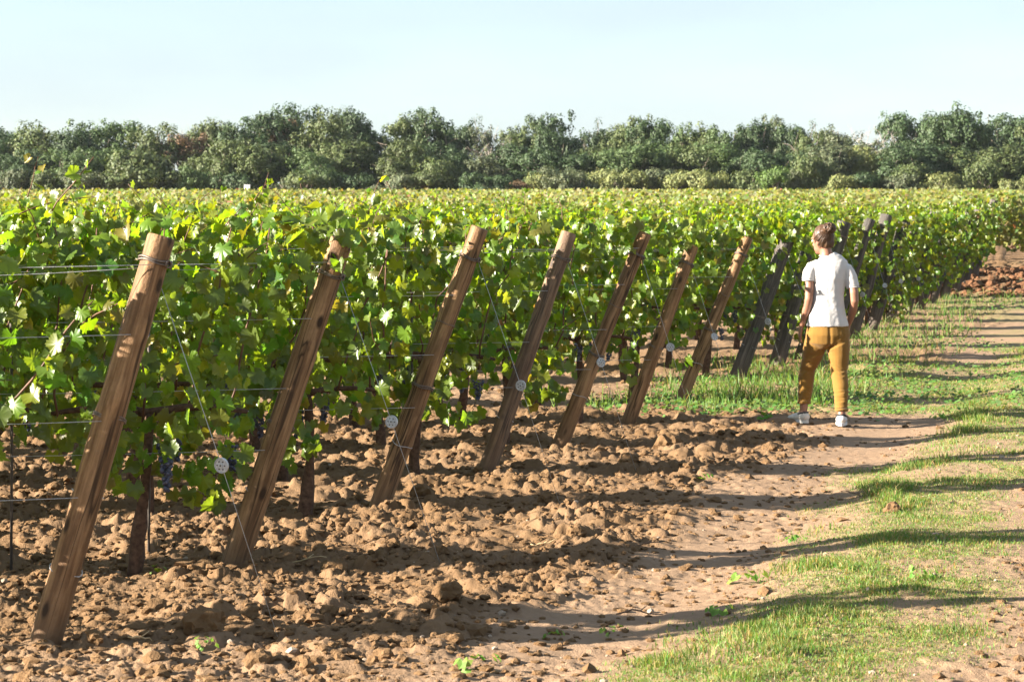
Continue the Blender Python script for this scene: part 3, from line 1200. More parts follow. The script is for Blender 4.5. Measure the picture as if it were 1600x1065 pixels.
DETAIL = {0: 2, 1: 2, 2: 3, 3: 2, 4: 2, 5: 1}      # vines per row whose leaves are single objects
SPACING = 0.92
off_P, off_R, off_S = [], [], []
n_vines = 0
post_ref = ['tallest post', 'leaf topped second post', 'knotty scarred post', 'grey brown post', 'fifth brown post with the disc', 'reddish post under leaves', 'slim reddish post',
            'dark weathered post in grass', 'silvery pointed post', 'post behind the walker', 'blackened post right of the walker', 'pale headed post right of the walker',
            'post third right of the walker', 'post fourth right of the walker', 'post fifth right of the walker', 'grey topped post of the far pair', 'dark topped post of the far pair',
            'first post beyond the far pair', 'second post beyond the far pair', 'third post beyond the far pair', 'last pale topped post']
for i, (px, py, lx, ht, dia) in enumerate(POSTS):
    wvis = 0.2118 * py + px
    k = 0
    while True:
        s = (0.72 if i == 0 else 0.42 if i < 7 else (0.30 if i < 12 else 0.02)) + SPACING * k
        x, y = px - RU[0] * s, py - RU[1] * s
        if s - 0.55 > wvis * 1.03:
            break
        r = np.random.default_rng(5000 + i * 60 + k)
        g0 = gz(x, y)
        e = empty('grapevine', (x, y, g0), (0, 0, ROW_A + (0 if r.uniform() < 0.5 else 0)))
        n_vines += 1
        if k == 0:
            lab = f'leafy grapevine at the row end beside the {post_ref[i]}'
        elif k == 1 and i < 8:
            lab = f'leafy grapevine one in from the row end at the {post_ref[i]}'
        else:
            lab = f'leafy grapevine farther along the row of the {post_ref[i]}'
        lab = ' '.join(lab.split()[:16])
        tag(e, lab, 'grapevine', f'grapevines of the {ROW_WORD[i]} row')
        flip = r.uniform() < 0.5
        tr = mobj('trunk', TRUNKS[int(r.integers(4))], None, e)
        tr.rotation_euler = (0, 0, 0 if flip else math.pi)
        tr.scale = (1, 1, r.uniform(0.94, 1.06))
        if k < DETAIL.get(i, 0):
            P, R, S, canes = canopy(r, 520 if i else 320, shoots=8, bot=0.47, thick=0.46 if i else 0.36, out=((0.3 if i else 0.1) if k == 0 else 0), cap=(30 if k == 0 and i in (1, 4, 5) else 0))
            # the leaves that show largest stay single; the inner and rear ones are one part
            order = np.argsort(P[:, 1] + r.normal(0, 0.06, len(P)))
            front, rear = order[:290], order[290:]
            for q in front:
                lf = bpy.data.objects.new('leaf', LEAF_MESHES[int(r.integers(30))])
                lf.parent = e
                M = Matrix([[*(R[q][a] * S[q]), P[q][a]] for a in range(3)] + [[0, 0, 0, 1]])
                lf.matrix_basis = M
                COL.objects.link(lf)
            f = mobj('foliage', leaves_mesh('foliage', P[rear], R[rear], S[rear], SHAPES_F, LEAF_F[1], r), M_LEAF, e)
            f['kind'] = 'stuff'
            for path, rad in cane_tubes(canes, r):
                g = Geo()
                g.tube(path, rad, 6)
                g.build('cane', M_CANE, e)
        elif k == 0:
            P, R, S, canes = canopy(r, 500 if i < 9 else 620, shoots=8, bot=0.48 if i < 9 else 0.36, out=0.42 if i < 9 else 0.3, cap=(30 if i in (6, 7, 12, 13, 14, 17, 18, 19) else 6))
            f = mobj('foliage', leaves_mesh('foliage', P, R, S, SHAPES_F, LEAF_F[1], r), M_LEAF, e)
            f['kind'] = 'stuff'
        elif i < 9 or k < 2:
            me, cm = VAR_MID[int(r.integers(7))]
            f = mobj('foliage', me, None, e)
            c = mobj('canes', cm, None, e)
            for q in (f, c):
                q['kind'] = 'stuff'
                q.rotation_euler = (0, 0, 0 if flip else math.pi)
                q.scale = (1, 1, 0.985 + 0.03 * (k % 3) / 2)
        else:
            f = mobj('foliage', VAR_FAR[int(r.integers(8))], None, e)
            f['kind'] = 'stuff'
            f.rotation_euler = (0, 0, 0 if flip else math.pi)
            f.scale = (1, 1, r.uniform(0.97, 1.04))
        if k < (4 if i < 8 else 1):
            for q in range(int(r.integers(3, 6))):
                gp = mobj('grape_cluster', GRAPES[int(r.integers(3))], None, e)
                gp.location = (r.uniform(-0.4, 0.42), r.uniform(-0.19, 0.12), r.uniform(0.52, 0.80))
                gp.rotation_euler = (0, r.uniform(-0.2, 0.2), r.uniform(0, 6))
                gp.scale = (1.05, 1.05, r.uniform(0.9, 1.25))
        k += 1
    # rows run on past the frame: same foliage, gathered into the far mass
    for k2 in range(k, k + (1 if i == 0 else 4 if i < 12 else 2)):
        s = 0.42 + SPACING * k2
        x, y = px - RU[0] * s, py - RU[1] * s
        r = np.random.default_rng(9000 + i * 60 + k2)
        P, R, S, _ = canopy(r, 170, shoots=4, size=(0.10, 0.16))
        c, sn = math.cos(ROW_A), math.sin(ROW_A)
        Q = np.array([[c, -sn, 0], [sn, c, 0], [0, 0, 1]])
        off_P.append(P @ Q.T + np.array([x, y, gz(x, y)]))
        off_R.append(np.einsum('ij,njk->nik', Q, R))
        off_S.append(S)

# a long cane of the nearest row arching up toward its post
near = [o for o in bpy.data.objects if o.name == 'grapevine'][0]
Mi = near.matrix_basis.inverted()
r = np.random.default_rng(515)
pts = [Vector((-2.02 + 0.47 * t + 0.03 * math.sin(5 * t), 9.16 - 0.05 * t, 0.86 + 0.56 * t - 0.06 * t * t)) for t in np.linspace(0, 1, 9)]
g = Geo()
g.tube([Mi @ p for p in pts], [0.0058 - 0.0004 * k for k in range(9)], 7)
g.build('cane', M_CANE, near)
for k in range(15):
    t = (k + 0.3) / 15
    p = pts[min(7, int(t * 8))].lerp(pts[min(8, int(t * 8) + 1)], t * 8 - int(t * 8))
    p = Mi @ (p + Vector((r.normal(0, 0.02), -0.02, r.uniform(-0.03, 0.02))))
    R1 = frames(np.array([[r.normal(-0.3, 0.5), -0.8, r.normal(0.3, 0.4)]]), np.array([[r.normal(0, 0.6), -0.2, -0.8]]))[0]
    S1 = (0.135 - 0.065 * t) * r.uniform(0.8, 1.1)
    lf = bpy.data.objects.new('leaf', LEAF_MESHES[int(r.integers(30))])
    lf.parent = near
    lf.matrix_basis = Matrix([[*(R1[a] * S1), p[a]] for a in range(3)] + [[0, 0, 0, 1]])
    COL.objects.link(lf)

# stakes of single vines
ST = [(17, 892, 'thin dark iron stake at the picture edge behind the tallest post'), (643, 742, 'thin dark stake beside the knotty scarred post'),
      (232, 868, 'thin stake bound to the trunk between the tallest and second posts')]
for px, py, lab in ST:
    x, y = unproj(px, py)
    g = Geo()
    g.tube([(0, 0, -0.15), (0.004, 0, 0.5), (0, 0.003, 1.25)], 0.007, 7)
    o = g.build('vine_stake', M_STAKE)
    o.location = (x, y, gz(x, y))
    tag(o, lab, 'stake', 'stakes beside the vines')

# ------------------------------------------------------------------ the vineyard beyond, one mass
def far_vineyard():
    r = np.random.default_rng(77)
    Ps, Ns, Ts, Ss = [], [], [], []
    tanA = math.tan(ROW_A)
    c = 52.35
    while c < 214:
        x0, x1 = -0.235 * c * 0.97, 0.235 * c * 1.06
        gap = 10.4 + (c - 50.3) * 0.277
        n_m = np.interp(c, [52, 75, 120, 214], [62, 40, 24, 13])
        n = int((x1 - x0) * n_m)
        x = r.uniform(x0, x1, n)
        if c < 60:
            x = x[(x < gap - 0.2) | (x > gap + 0.6)] if c < 55 else x
        if c < 64:      # the block on the right shows its whole face
            x = np.concatenate([x, r.uniform(8.5, x1, int(max(0, x1 - 8.5) * 150))])
            if c < 57.5:
                x = x[(x < gap - 0.2)] if c < 55.5 else x
        n = len(x)
        side_ = x > 8.0
        y = c + x * tanA
        g = base_h(x, y)
        t = np.where(side_ & (c < 66), r.beta(1.0, 1.0, n), r.beta(3.0, 1.0, n))
        hh = 0.5 + 1.22 * t + 0.05 * np.sin(x * 6 + c) + 0.08 * vn(x * 0.8, y * 0.8, 9)
        half = 0.24
        off = r.uniform(-half, half, n)
        P = np.stack([x - math.sin(ROW_A) * off, y + math.cos(ROW_A) * off, g + hh], 1)
        sc = np.interp(c, [52, 120, 214], [0.135, 0.21, 0.30])
        S = r.uniform(0.75, 1.25, n) * sc
        N = np.stack([r.normal(-0.2, 0.6, n), r.normal(-0.45, 0.45, n), r.uniform(0.1, 1.0, n)], 1)
        T = np.stack([r.normal(0, 0.6, n), r.normal(-0.2, 0.5, n), r.uniform(-1, 0.2, n)], 1)
        Ps.append(P); Ns.append(N); Ts.append(T); Ss.append(S)
        c += 2.03
    P, S = np.concatenate(Ps), np.concatenate(Ss)
    R = frames(np.concatenate(Ns), np.concatenate(Ts))
    quad = [np.array([(0, 0, 0), (0.52, 0.42, 0.10), (0, 1.0, -0.1), (-0.5, 0.5, 0.12)]), np.array([(0, 0, 0), (0.45, 0.55, -0.14), (0.05, 0.95, 0.05), (-0.55, 0.4, -0.08)])]
    tri = np.array([(0, 1, 2), (0, 2, 3)])
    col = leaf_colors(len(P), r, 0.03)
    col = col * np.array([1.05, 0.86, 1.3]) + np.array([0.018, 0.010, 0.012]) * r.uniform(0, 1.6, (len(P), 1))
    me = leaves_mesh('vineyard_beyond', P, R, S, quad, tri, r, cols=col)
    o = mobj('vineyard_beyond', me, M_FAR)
    tag(o, 'carpet of distant vine rows rising gently to the wood', kind='stuff')
    P, R, S = np.concatenate(off_P), np.concatenate(off_R), np.concatenate(off_S)
    me = leaves_mesh('vine_rows_outside', P, R, S, SHAPES_C, LEAF_C[1], r)
    o = mobj('vineyard_continuation', me, M_LEAF)
    tag(o, 'green vine foliage where the near rows run on past the edge of view', kind='stuff')


far_vineyard()

# ------------------------------------------------------------------ grass, clover, weeds
def blades(name, x, y, hgt, wid, lean_s, cols, label, seed, z_off=0.0):
    r = np.random.default_rng(seed)
    n = len(x)
    z = ground_h(x, y) - 0.006 + z_off
    a = r.uniform(0, 6.283, n)
    wx, wy = np.cos(a) * wid / 2, np.sin(a) * wid / 2
    la = r.uniform(0, 6.283, n)
    ll = np.abs(r.normal(0, lean_s, n)) * hgt
    lx, ly = np.cos(la) * ll, np.sin(la) * ll
    zero = np.zeros(n)
    b0 = np.stack([x - wx, y - wy, z], 1)
    b1 = np.stack([x + wx, y + wy, z], 1)
    m0 = np.stack([x - wx * 0.75 + lx * 0.35, y - wy * 0.75 + ly * 0.35, z + hgt * 0.55], 1)
    m1 = np.stack([x + wx * 0.75 + lx * 0.35, y + wy * 0.75 + ly * 0.35, z + hgt * 0.55], 1)
    tp = np.stack([x + lx, y + ly, z + hgt * np.sqrt(np.clip(1 - (ll / hgt) ** 2 * 0.4, 0.25, 1))], 1)
    V = np.stack([b0, b1, m1, m0, tp], 1).reshape(-1, 3)
    Fc = np.array([(0, 1, 2), (0, 2, 3), (3, 2, 4)])[None] + (np.arange(n) * 5)[:, None, None]
    me = mesh_np(name, V, Fc.reshape(-1, 3), np.repeat(cols, 5, 0))
    o = mobj(name, me, M_GRASS)
    tag(o, label, kind='stuff')


def gcols(n, r, dry=0.2):
    c = np.stack([r.uniform(0.075, 0.13, n), r.uniform(0.145, 0.215, n), r.uniform(0.02, 0.045, n)], 1)
    k = r.uniform(0, 1, n) < dry
    c[k] = np.stack([r.uniform(0.22, 0.34, n), r.uniform(0.19, 0.27, n), r.uniform(0.075, 0.12, n)], 1)[k]
    return c


x, y = scatter(170000, 8.2, 31, lambda a, b: masks(a, b)[1] ** 1.3, 91)
r = np.random.default_rng(92)
n = len(x)
tuft = sstep(0.45, 0.7, fbm(x * 3.1, y * 2.2, 77, 3))
edge = np.exp(-((side(x, y) - 2.65) / 0.25) ** 2)
hg = (0.009 + 0.014 * r.uniform(0, 1, n) + 0.06 * tuft * edge * r.uniform(0.3, 1, n) + 0.012 * tuft) * (1 + 0.012 * (y - 9))
blades('grass', x, y, hg, 0.003 + 0.00018 * y, 0.95, gcols(n, r, 0.30), 'short grass growing along the strip between the wheel tracks', 93)


# tall grass among the rows from the sixth post on, and along the far row ends
def tall_keep(x, y):
    d = side(x, y)
    wob = (fbm(x * 1.2, y * 1.2, 15, 2) - 0.5) * 1.1
    a = sstep(20.9, 21.9, y + wob) * (1 - sstep(27, 29, y + wob)) * sstep(-1.4, -0.2, d) * (1 - sstep(0.75, 1.35, d + wob - (y - 21) * 0.05))
    b = sstep(27, 29, y) * (1 - sstep(46, 48, y)) * sstep(-0.6, 0.1, d) * (1 - sstep(0.9, 1.6, d + wob)) * 0.7
    return np.maximum(a, b) * (0.25 + 0.75 * sstep(0.35, 0.6, fbm(x * 2, y * 1.6, 16, 2)))


x, y = scatter(26000, 19, 48, tall_keep, 95)
r = np.random.default_rng(96)
n = len(x)
hg = r.uniform(0.05, 0.20, n) * (0.6 + 0.7 * fbm(x * 2, y * 1.6, 16, 2))
blades('tall_grass', x, y, hg, r.uniform(0.006, 0.012, n), 0.8, gcols(n, r, 0.08), 'tall yellowing grass growing round the feet of the farther posts', 97)


# clover: low leaf discs
def clover():
    def keep(a, b):
        d = side(a, b)
        wob = (fbm(a * 1.2, b * 1.2, 18, 2) - 0.5)
        z1 = sstep(20.2, 21.2, b + wob) * (1 - sstep(25, 27, b + wob - d * 0.5)) * sstep(-1.3, -0.3, d) * (1 - sstep(2.8, 3.6, d))
        z2 = sstep(29, 31, b) * (1 - sstep(46, 48, b)) * sstep(0.2, 1, d) * sstep(0.45, 0.55, fbm(a, b * 0.5, 19, 2))
        return np.clip(z1 * (0.15 + 0.85 * sstep(0.4, 0.58, fbm(a * 2.2, b * 1.5, 20, 2))) + 0.6 * z2, 0, 1)
    x, y = scatter(15000, 19, 48, keep, 99)
    r = np.random.default_rng(98)
    n = len(x)
    P = np.stack([x, y, ground_h(x, y) + r.uniform(0.01, 0.06, n)], 1)
    N = np.stack([r.normal(-0.2, 0.4, n), r.normal(-0.2, 0.4, n), np.ones(n)], 1)
    R = frames(N, np.stack([r.normal(0, 1, n), r.normal(0, 1, n), np.zeros(n)], 1))
    hexa = [np.array([(0, 0, 0), (0.4, 0.15, 0.06), (0.45, 0.6, 0.1), (0, 0.95, 0), (-0.45, 0.6, 0.1), (-0.4, 0.15, 0.06)])]
    tri = np.array([(0, 1, 2), (0, 2, 3), (0, 3, 4), (0, 4, 5)])
    c = np.stack([r.uniform(0.065, 0.12, n), r.uniform(0.13, 0.20, n), r.uniform(0.025, 0.05, n)], 1)
    me = leaves_mesh('clover', P, R, r.uniform(0.022, 0.05, n), hexa, tri, r, cols=c)
    o = mobj('clover', me, M_GRASS)
    tag(o, 'low clover and weeds covering the ground behind the walker', kind='stuff')


clover()

WEEDS = [(245, 902, 0.07, 'pale green seedling at the foot of the trunk between the first two posts'), (1165, 912, 0.09, 'pale green weed in the track near the grass edge'),
         (1095, 757, 0.07, 'small weed seedling in the soil beyond the middle shadows'), (745, 1050, 0.09, 'bright weed seedlings at the bottom edge of the scene'),
         (320, 1018, 0.05, 'tiny weed growing from the dark clod'), (955, 1000, 0.05, 'single weed sprout in the shadow before the grass'),
         (1240, 850, 0.06, 'straggly weed on the track left of the grass'), (1195, 657, 0.10, 'round leafed weed in the soil left of the walker'),
         (1470, 655, 0.08, 'leafy weed by the track right of the walker'), (1125, 960, 0.08, 'weed cluster where grass begins in the track'),
         (865, 1000, 0.05, 'small sprout on the bare soil before the grass tufts'), (1440, 905, 0.07, 'dark green rosette weed within the grass strip')]
for i, (px, py, s, lab) in enumerate(WEEDS):
    x, y = unproj(px, py)
    r = np.random.default_rng(700 + i)
    e = empty('weed', (x, y, gz(x, y, True)))
    tag(e, lab, 'weed', 'weeds sprouting on the headland')
    for k in range(9):
        a = r.uniform(0, 6.28)
        rad = r.uniform(0.1, 0.9) * s
        me = LEAF_C
        sh = SHAPES_C[k % 4] * s * r.uniform(0.35, 0.6)
        P = np.array([[rad * math.cos(a), rad * math.sin(a), r.uniform(0.02, 0.06)]])
        R = frames(np.array([[0.5 * math.cos(a), 0.5 * math.sin(a) - 0.3, 0.8]]), np.array([[math.cos(a), math.sin(a), 0.3]]))
        v = np.einsum('ij,kj->ki', R[0], sh) + P
        c = np.array([[r.uniform(0.10, 0.17), r.uniform(0.22, 0.30), 0.04]])
        m_ = mesh_np('leaf', v, LEAF_C[1], np.repeat(c, len(v), 0))
        mobj('leaf', m_, M_GRASS, e)

TW = [(935, 835, 0.22, 0.1, M_TWIG, 'straight dark twig lying on the track soil'), (1000, 968, 0.25, 0.6, M_TWIG, 'bent dark twig lying on bare soil above the grass tufts'),
      (1340, 780, 0.14, 0.0, M_TWIG, 'short dark twig on the smooth track'), (690, 880, 0.18, 0.5, M_STRAW, 'curved dry straw stalk on the ploughed soil'),
      (850, 850, 0.14, 0.1, M_STRAW, 'pale dry stalk lying on crumbly soil'), (480, 885, 0.2, -0.3, M_STRAW, 'tangle of dry straw beside the upright split clod'),
      (1020, 860, 0.2, 0.05, M_TWIG, 'thin twig in the shadow right of the cracked clod'), (220, 1012, 0.1, 0.3, M_STRAW, 'short straw stalk in the shadow by the tallest post')]
for i, (px, py, L, a, mat, lab) in enumerate(TW):
    x, y = unproj(px, py)
    r = np.random.default_rng(800 + i)
    g = Geo()
    pts = [(L * (t - 0.5) * math.cos(a), L * (t - 0.5) * math.sin(a), 0.02 + 0.02 * math.sin(3 * t + i) + r.normal(0, 0.004)) for t in np.linspace(0, 1, 7)]
    g.tube(pts, [0.0035, 0.004, 0.0038, 0.0035, 0.003, 0.0026, 0.002], 5)
    g.tube([pts[3], (pts[3][0] + 0.03, pts[3][1] + 0.02, pts[3][2] + 0.02)], [0.0025, 0.0015], 5)
    o = g.build('twig' if mat is M_TWIG else 'dry_stalk', mat)
    o.location = (x, y, gz(x, y, True))
    tag(o, lab, 'twig' if mat is M_TWIG else 'stalk', 'dry bits lying on the headland')

# ------------------------------------------------------------------ the wood
def crown_mesh(name, seed, W, H, lift=0.18, dens=1.0, leaf=0.34, lobes=9, open_=0.0):
    """uneven crown of many leaf clumps: W wide, H tall, foot at z=0"""
    r = np.random.default_rng(seed)
    P, N = [], []
    for k in range(lobes):
        a = r.uniform(0, 6.28)
        rad = W * 0.32 * math.sqrt(r.uniform(0, 1))
        cz = H * r.uniform(lift + 0.2, 0.80)
        if k == 0:
            rad, cz = 0, H * 0.74
        c = np.array([rad * math.cos(a), rad * 0.8 * math.sin(a), cz])
        rr_ = np.array([W * r.uniform(0.17, 0.30), W * r.uniform(0.17, 0.28), H * r.uniform(0.13, 0.24)])
        n_cl = int(10 * dens)
        for q in range(n_cl):
            d = r.normal(0, 1, 3)
            d = d / np.linalg.norm(d)
            if d[2] < -0.5:
                d[2] *= -0.6
            cc = c + d * rr_ * r.uniform(0.75, 1.12)
            m = int(r.integers(34, 58))
            u = r.normal(0, 1, (m, 3))
            u = u / np.linalg.norm(u, axis=1, keepdims=True)
            sp = leaf * r.uniform(2.0, 4.0) * (0.8 if open_ == 0 else 1)
            p = cc + u * sp * np.array([1, 1, 0.9]) * r.uniform(0.55, 1, (m, 1))
            P.append(p)
            N.append(u * 1.1 + d * 0.6 + r.normal(0, 0.32, (m, 3)) + np.array([0, 0, 0.2]))
    P, N = np.concatenate(P), np.concatenate(N)
    keep = (P[:, 2] > H * lift * 0.5)
    P, N = P[keep], N[keep]
    n = len(P)
    sc = H / P[:, 2].max()
    P[:, 2] *= sc
    R = frames(N, np.stack([r.normal(0, 1, n), r.normal(0, 1, n), r.normal(-0.3, 0.7, n)], 1))
    quad = [np.array([(0, -0.5, 0), (0.42, 0.05, 0.08), (0, 0.55, -0.04), (-0.42, -0.05, 0.1)])]
    tri = np.array([(0, 1, 2), (0, 2, 3)])
    cl = r.uniform(0.75, 1.25, n)
    col = np.stack([cl * r.uniform(0.9, 1.15, n), cl, cl * r.uniform(0.8, 1.1, n)], 1)
    me = leaves_mesh(name, P, R, r.uniform(0.6, 1.15, n) * leaf, quad, tri, r, cols=col)
    me.materials.append(M_TREE)
    return me


def tree_trunk_mesh(seed, H, bare=False):
    random.seed(seed)
    r = np.random.default_rng(seed)
    g = Geo()
    th = H * (0.42 if not bare else 0.3)
    base = [Vector((0.12 * math.sin(t * 4 + seed), 0.1 * math.cos(t * 3), -0.4 + (th + 0.4) * t)) for t in np.linspace(0, 1, 6)]
    g.tube(base, [0.24, 0.2, 0.18, 0.165, 0.15, 0.13], 8, wob=0.08)

    def limb(p, d, ln, rad, depth):
        pts = [p]
        for q in range(4):
            d = (d + Vector(r.normal(0, 0.22, 3))).normalized()
            pts.append(pts[-1] + d * ln / 4)
        g.tube(pts, [rad * (1 - 0.16 * q) for q in range(5)], 5 if depth < 3 else 3, cap=False)
        if depth < (4 if bare else 1):
            for _ in range(3 if bare else 2):
                t = pts[int(r.integers(2, 5))]
                nd_ = (d + Vector(r.normal(0, 0.6, 3)) + Vector((0, 0, 0.15))).normalized()
                limb(t, nd_, ln * r.uniform(0.5, 0.75), rad * 0.5, depth + 1)
    for k in range(6):
        a = k * 1.05 + r.uniform(-0.3, 0.3)
        limb(base[-1 - (k % 2)], Vector((math.cos(a) * 0.7, math.sin(a) * 0.7, 0.9)).normalized(), H * 0.36, 0.10, 1 if bare else 0)
    me = g.mesh('trunk')
    me.materials.append(M_PALEBARK if bare else M_BARK)
    return me


CROWNS = [crown_mesh('crown', 900 + i, 6.2, 7.0, 0.14, 1.9, 0.215, 12 + i % 3) for i in range(6)]
BUSHES = [crown_mesh('crown', 950 + i, 4.4, 3.0, 0.03, 1.4, 0.18, 9) for i in range(4)]
AIRY = [crown_mesh('crown', 980 + i, 5.0, 6.5, 0.3, 0.75, 0.18, 10) for i in range(2)]
T_TRUNKS = [tree_trunk_mesh(1000 + i, 7.0) for i in range(3)]
B_TRUNK = tree_trunk_mesh(1010, 2.2)
BARE_TRUNKS = [tree_trunk_mesh(1020 + i, 7.0, True) for i in range(2)]

DG, OG, GG, BG, YG, LG = (0.038, 0.066, 0.026), (0.066, 0.090, 0.030), (0.080, 0.100, 0.052), (0.115, 0.074, 0.042), (0.135, 0.155, 0.055), (0.060, 0.098, 0.032)
FIELD_TOP = 297.0


def plant(px, ytop, wpx, dist, kind, col, name, label, cat, group, seed, ybase=297.0):
    x = (px - 800) / F * dist
    g = gz(x, dist)
    top = CAM_H + (HOR - ytop) / F * dist
    H = top - g
    W = wpx / F * dist
    r = np.random.default_rng(seed)
    e = empty(name, (x, dist, g))
    tag(e, label, cat, group)
    if kind == 'bush':
        me, w0, h0 = BUSHES[seed % 4], 4.4, 3.0
        tr = B_TRUNK
    elif kind == 'airy':
        me, w0, h0 = AIRY[seed % 2], 5.0, 6.5
        tr = T_TRUNKS[seed % 3]
    elif kind == 'bare':
        me, w0, h0 = None, 5.0, 7.0
        tr = BARE_TRUNKS[seed % 2]
    else:
        me, w0, h0 = CROWNS[seed % 6], 6.2, 7.0
        tr = T_TRUNKS[seed % 3]
    rz = r.uniform(0, 6.28)
    sx = W / (w0 * 0.95)
    for nm, m_ in (('trunk', tr), ('crown', me)):
        if m_ is None:
            continue
        o = mobj(nm, m_, None, e)
        o.rotation_euler = (0, 0, rz)
        s_ = sx if nm == 'crown' or kind == 'bare' else 1.0
        o.scale = (s_, s_, H / (h0 if nm == 'crown' or kind != 'bush' else 2.2) * (1 if nm == 'crown' else 0.98))
        j = r.uniform(0.85, 1.15)
        o.color = (col[0] * j, col[1] * j, col[2] * j, 1)
    return e


def undergrowth():
    r = np.random.default_rng(1234)
    n = 16000
    y = r.uniform(221, 246, n)
    x = r.uniform(-0.235, 0.235, n) * y
    h = r.uniform(0, 1, n) ** 0.8 * (1.2 + 2.6 * fbm(x * 0.25, y * 0.25, 3, 2)) * np.interp(y, [221, 230, 246], [0.5, 1.0, 1.25])
    P = np.stack([x, y, base_h(x, y) + h], 1)
    R = frames(np.stack([r.normal(-0.2, 0.6, n), r.normal(-0.6, 0.5, n), r.uniform(0, 1, n)], 1), r.normal(0, 1, (n, 3)))
    quad = [np.array([(0, -0.5, 0), (0.42, 0.05, 0.08), (0, 0.55, -0.04), (-0.42, -0.05, 0.1)])]
    c = np.array([0.06, 0.08, 0.028])[None] * r.uniform(0.7, 1.4, (n, 1))
    me = leaves_mesh('undergrowth', P, R, r.uniform(0.35, 0.7, n), quad, np.array([(0, 1, 2), (0, 2, 3)]), r, cols=c)
    tag(mobj('undergrowth', me, M_FAR), 'dark tangled undergrowth beneath the trees of the wood', kind='stuff')


undergrowth()
# tall trees along the skyline: px, top, width, colour, kind
BACK = [(-25, 200, 110, DG, 't'), (25, 196, 95, DG, 't'), (68, 186, 105, OG, 't'), (112, 196, 90, DG, 't'), (152, 186, 95, LG, 't'), (197, 186, 85, LG, 't'), (240, 190, 85, OG, 't'),
        (288, 205, 75, BG, 'airy'), (284, 180, 60, GG, 'bare'), (325, 183, 85, OG, 't'), (368, 180, 95, DG, 't'), (405, 172, 100, DG, 't'), (452, 160, 95, DG, 't'), (432, 178, 70, BG, 'airy'), (500, 167, 100, OG, 't'),
        (548, 164, 85, DG, 't'), (590, 193, 80, DG, 't'), (640, 178, 75, OG, 't'), (674, 167, 90, DG, 't'), (712, 184, 70, DG, 't'), (750, 178, 60, GG, 'airy'), (778, 184, 70, GG, 'bare'), (800, 192, 75, OG, 't'),
        (856, 172, 80, DG, 'airy'), (830, 195, 85, DG, 't'), (872, 196, 70, DG, 't'), (922, 184, 65, DG, 'airy'), (950, 196, 75, OG, 't'), (985, 179, 85, OG, 't'), (1022, 182, 70, DG, 't'), (1058, 189, 70, LG, 't'),
        (1100, 190, 80, OG, 't'), (1138, 193, 75, LG, 't'), (1172, 184, 75, DG, 't'), (1208, 177, 75, GG, 't'), (1240, 192, 70, DG, 't'), (1268, 187, 60, OG, 'airy'), (1300, 192, 75, GG, 't'), (1348, 180, 95, GG, 'bare'), (1376, 186, 80, GG, 'bare'),
        (1352, 205, 90, GG, 'airy'), (1412, 173, 70, DG, 't'), (1446, 172, 90, DG, 't'), (1484, 159, 95, DG, 't'), (1530, 175, 95, DG, 't'), (1572, 172, 90, DG, 'airy'), (1612, 172, 100, DG, 't'), (1650, 180, 100, OG, 't')]
MID = [(18, 232, 90, DG), (75, 245, 80, OG), (120, 228, 85, LG), (165, 222, 80, LG), (62, 232, 70, DG), (205, 232, 85, OG), (310, 238, 80, OG), (345, 215, 90, OG), (395, 225, 95, OG), (440, 212, 95, DG), (490, 230, 85, LG), (530, 215, 95, OG), (580, 235, 100, DG), (620, 215, 80, OG),
       (660, 222, 95, DG), (705, 232, 90, DG), (750, 238, 85, GG), (800, 222, 90, DG), (845, 226, 105, DG), (895, 238, 95, DG), (935, 228, 80, OG), (985, 216, 95, LG), (1010, 232, 80, GG), (1050, 222, 90, LG), (1090, 222, 90, OG), (1130, 222, 90, LG), (1165, 232, 80, DG), (1205, 230, 90, DG),
       (1250, 226, 85, DG), (1290, 222, 85, GG), (1330, 225, 85, YG), (1372, 232, 75, GG), (1420, 222, 100, DG), (1470, 216, 110, DG), (1515, 228, 100, OG), (1565, 222, 110, OG), (1615, 225, 100, DG)]
FRONT = [(14, 262, 60, GG), (28, 256, 55, DG), (70, 262, 70, OG), (135, 262, 75, GG), (235, 232, 125, OG), (180, 270, 55, GG), (370, 268, 60, DG), (300, 258, 60, LG), (455, 272, 60, GG), (480, 266, 65, OG), (502, 258, 60, LG), (560, 268, 75, DG), (618, 270, 60, GG), (660, 266, 75, OG), (690, 245, 80, OG), (735, 268, 70, DG),
         (770, 272, 60, DG), (812, 280, 45, BG), (850, 268, 55, YG), (880, 258, 60, GG), (905, 265, 55, GG), (935, 262, 65, YG), (965, 268, 60, YG), (995, 262, 65, YG), (1030, 262, 70, GG), (1060, 266, 60, YG), (1090, 264, 65, YG), (1118, 264, 60, YG), (1170, 264, 55, OG), (1209, 258, 52, LG), (1270, 240, 70, OG), (1245, 262, 55, GG), (1310, 272, 60, YG),
         (1345, 268, 60, DG), (1425, 252, 80, OG), (1400, 270, 60, GG), (1472, 268, 70, YG), (1540, 248, 65, OG), (1500, 282, 50, YG), (1580, 276, 60, YG), (1615, 270, 60, OG)]
SPEC_BACK = {8: 'bare grey dead tree rising from the skyline at the left of the wood', 12: 'tall dark tree on the skyline with the highest crown left of centre', 21: 'bare pale branched dead tree on the skyline near mid wood',
             23: 'thin pointed dark tree poking above the skyline right of the dead branches', 38: 'bare grey branched tree at the gap beside the tall right hand trees', 39: 'second bare grey tree leaning into the skyline gap on the right',
             43: 'tallest dark spreading tree at the right end of the wood', 13: 'rusty brown thin crown in front of the tall dark trees', 7: 'reddish brown thin crown next to the bare dead tree'}
CN = {DG: 'dark green', OG: 'olive green', GG: 'grey green', BG: 'rusty brown', YG: 'yellowish', LG: 'fresh green'}


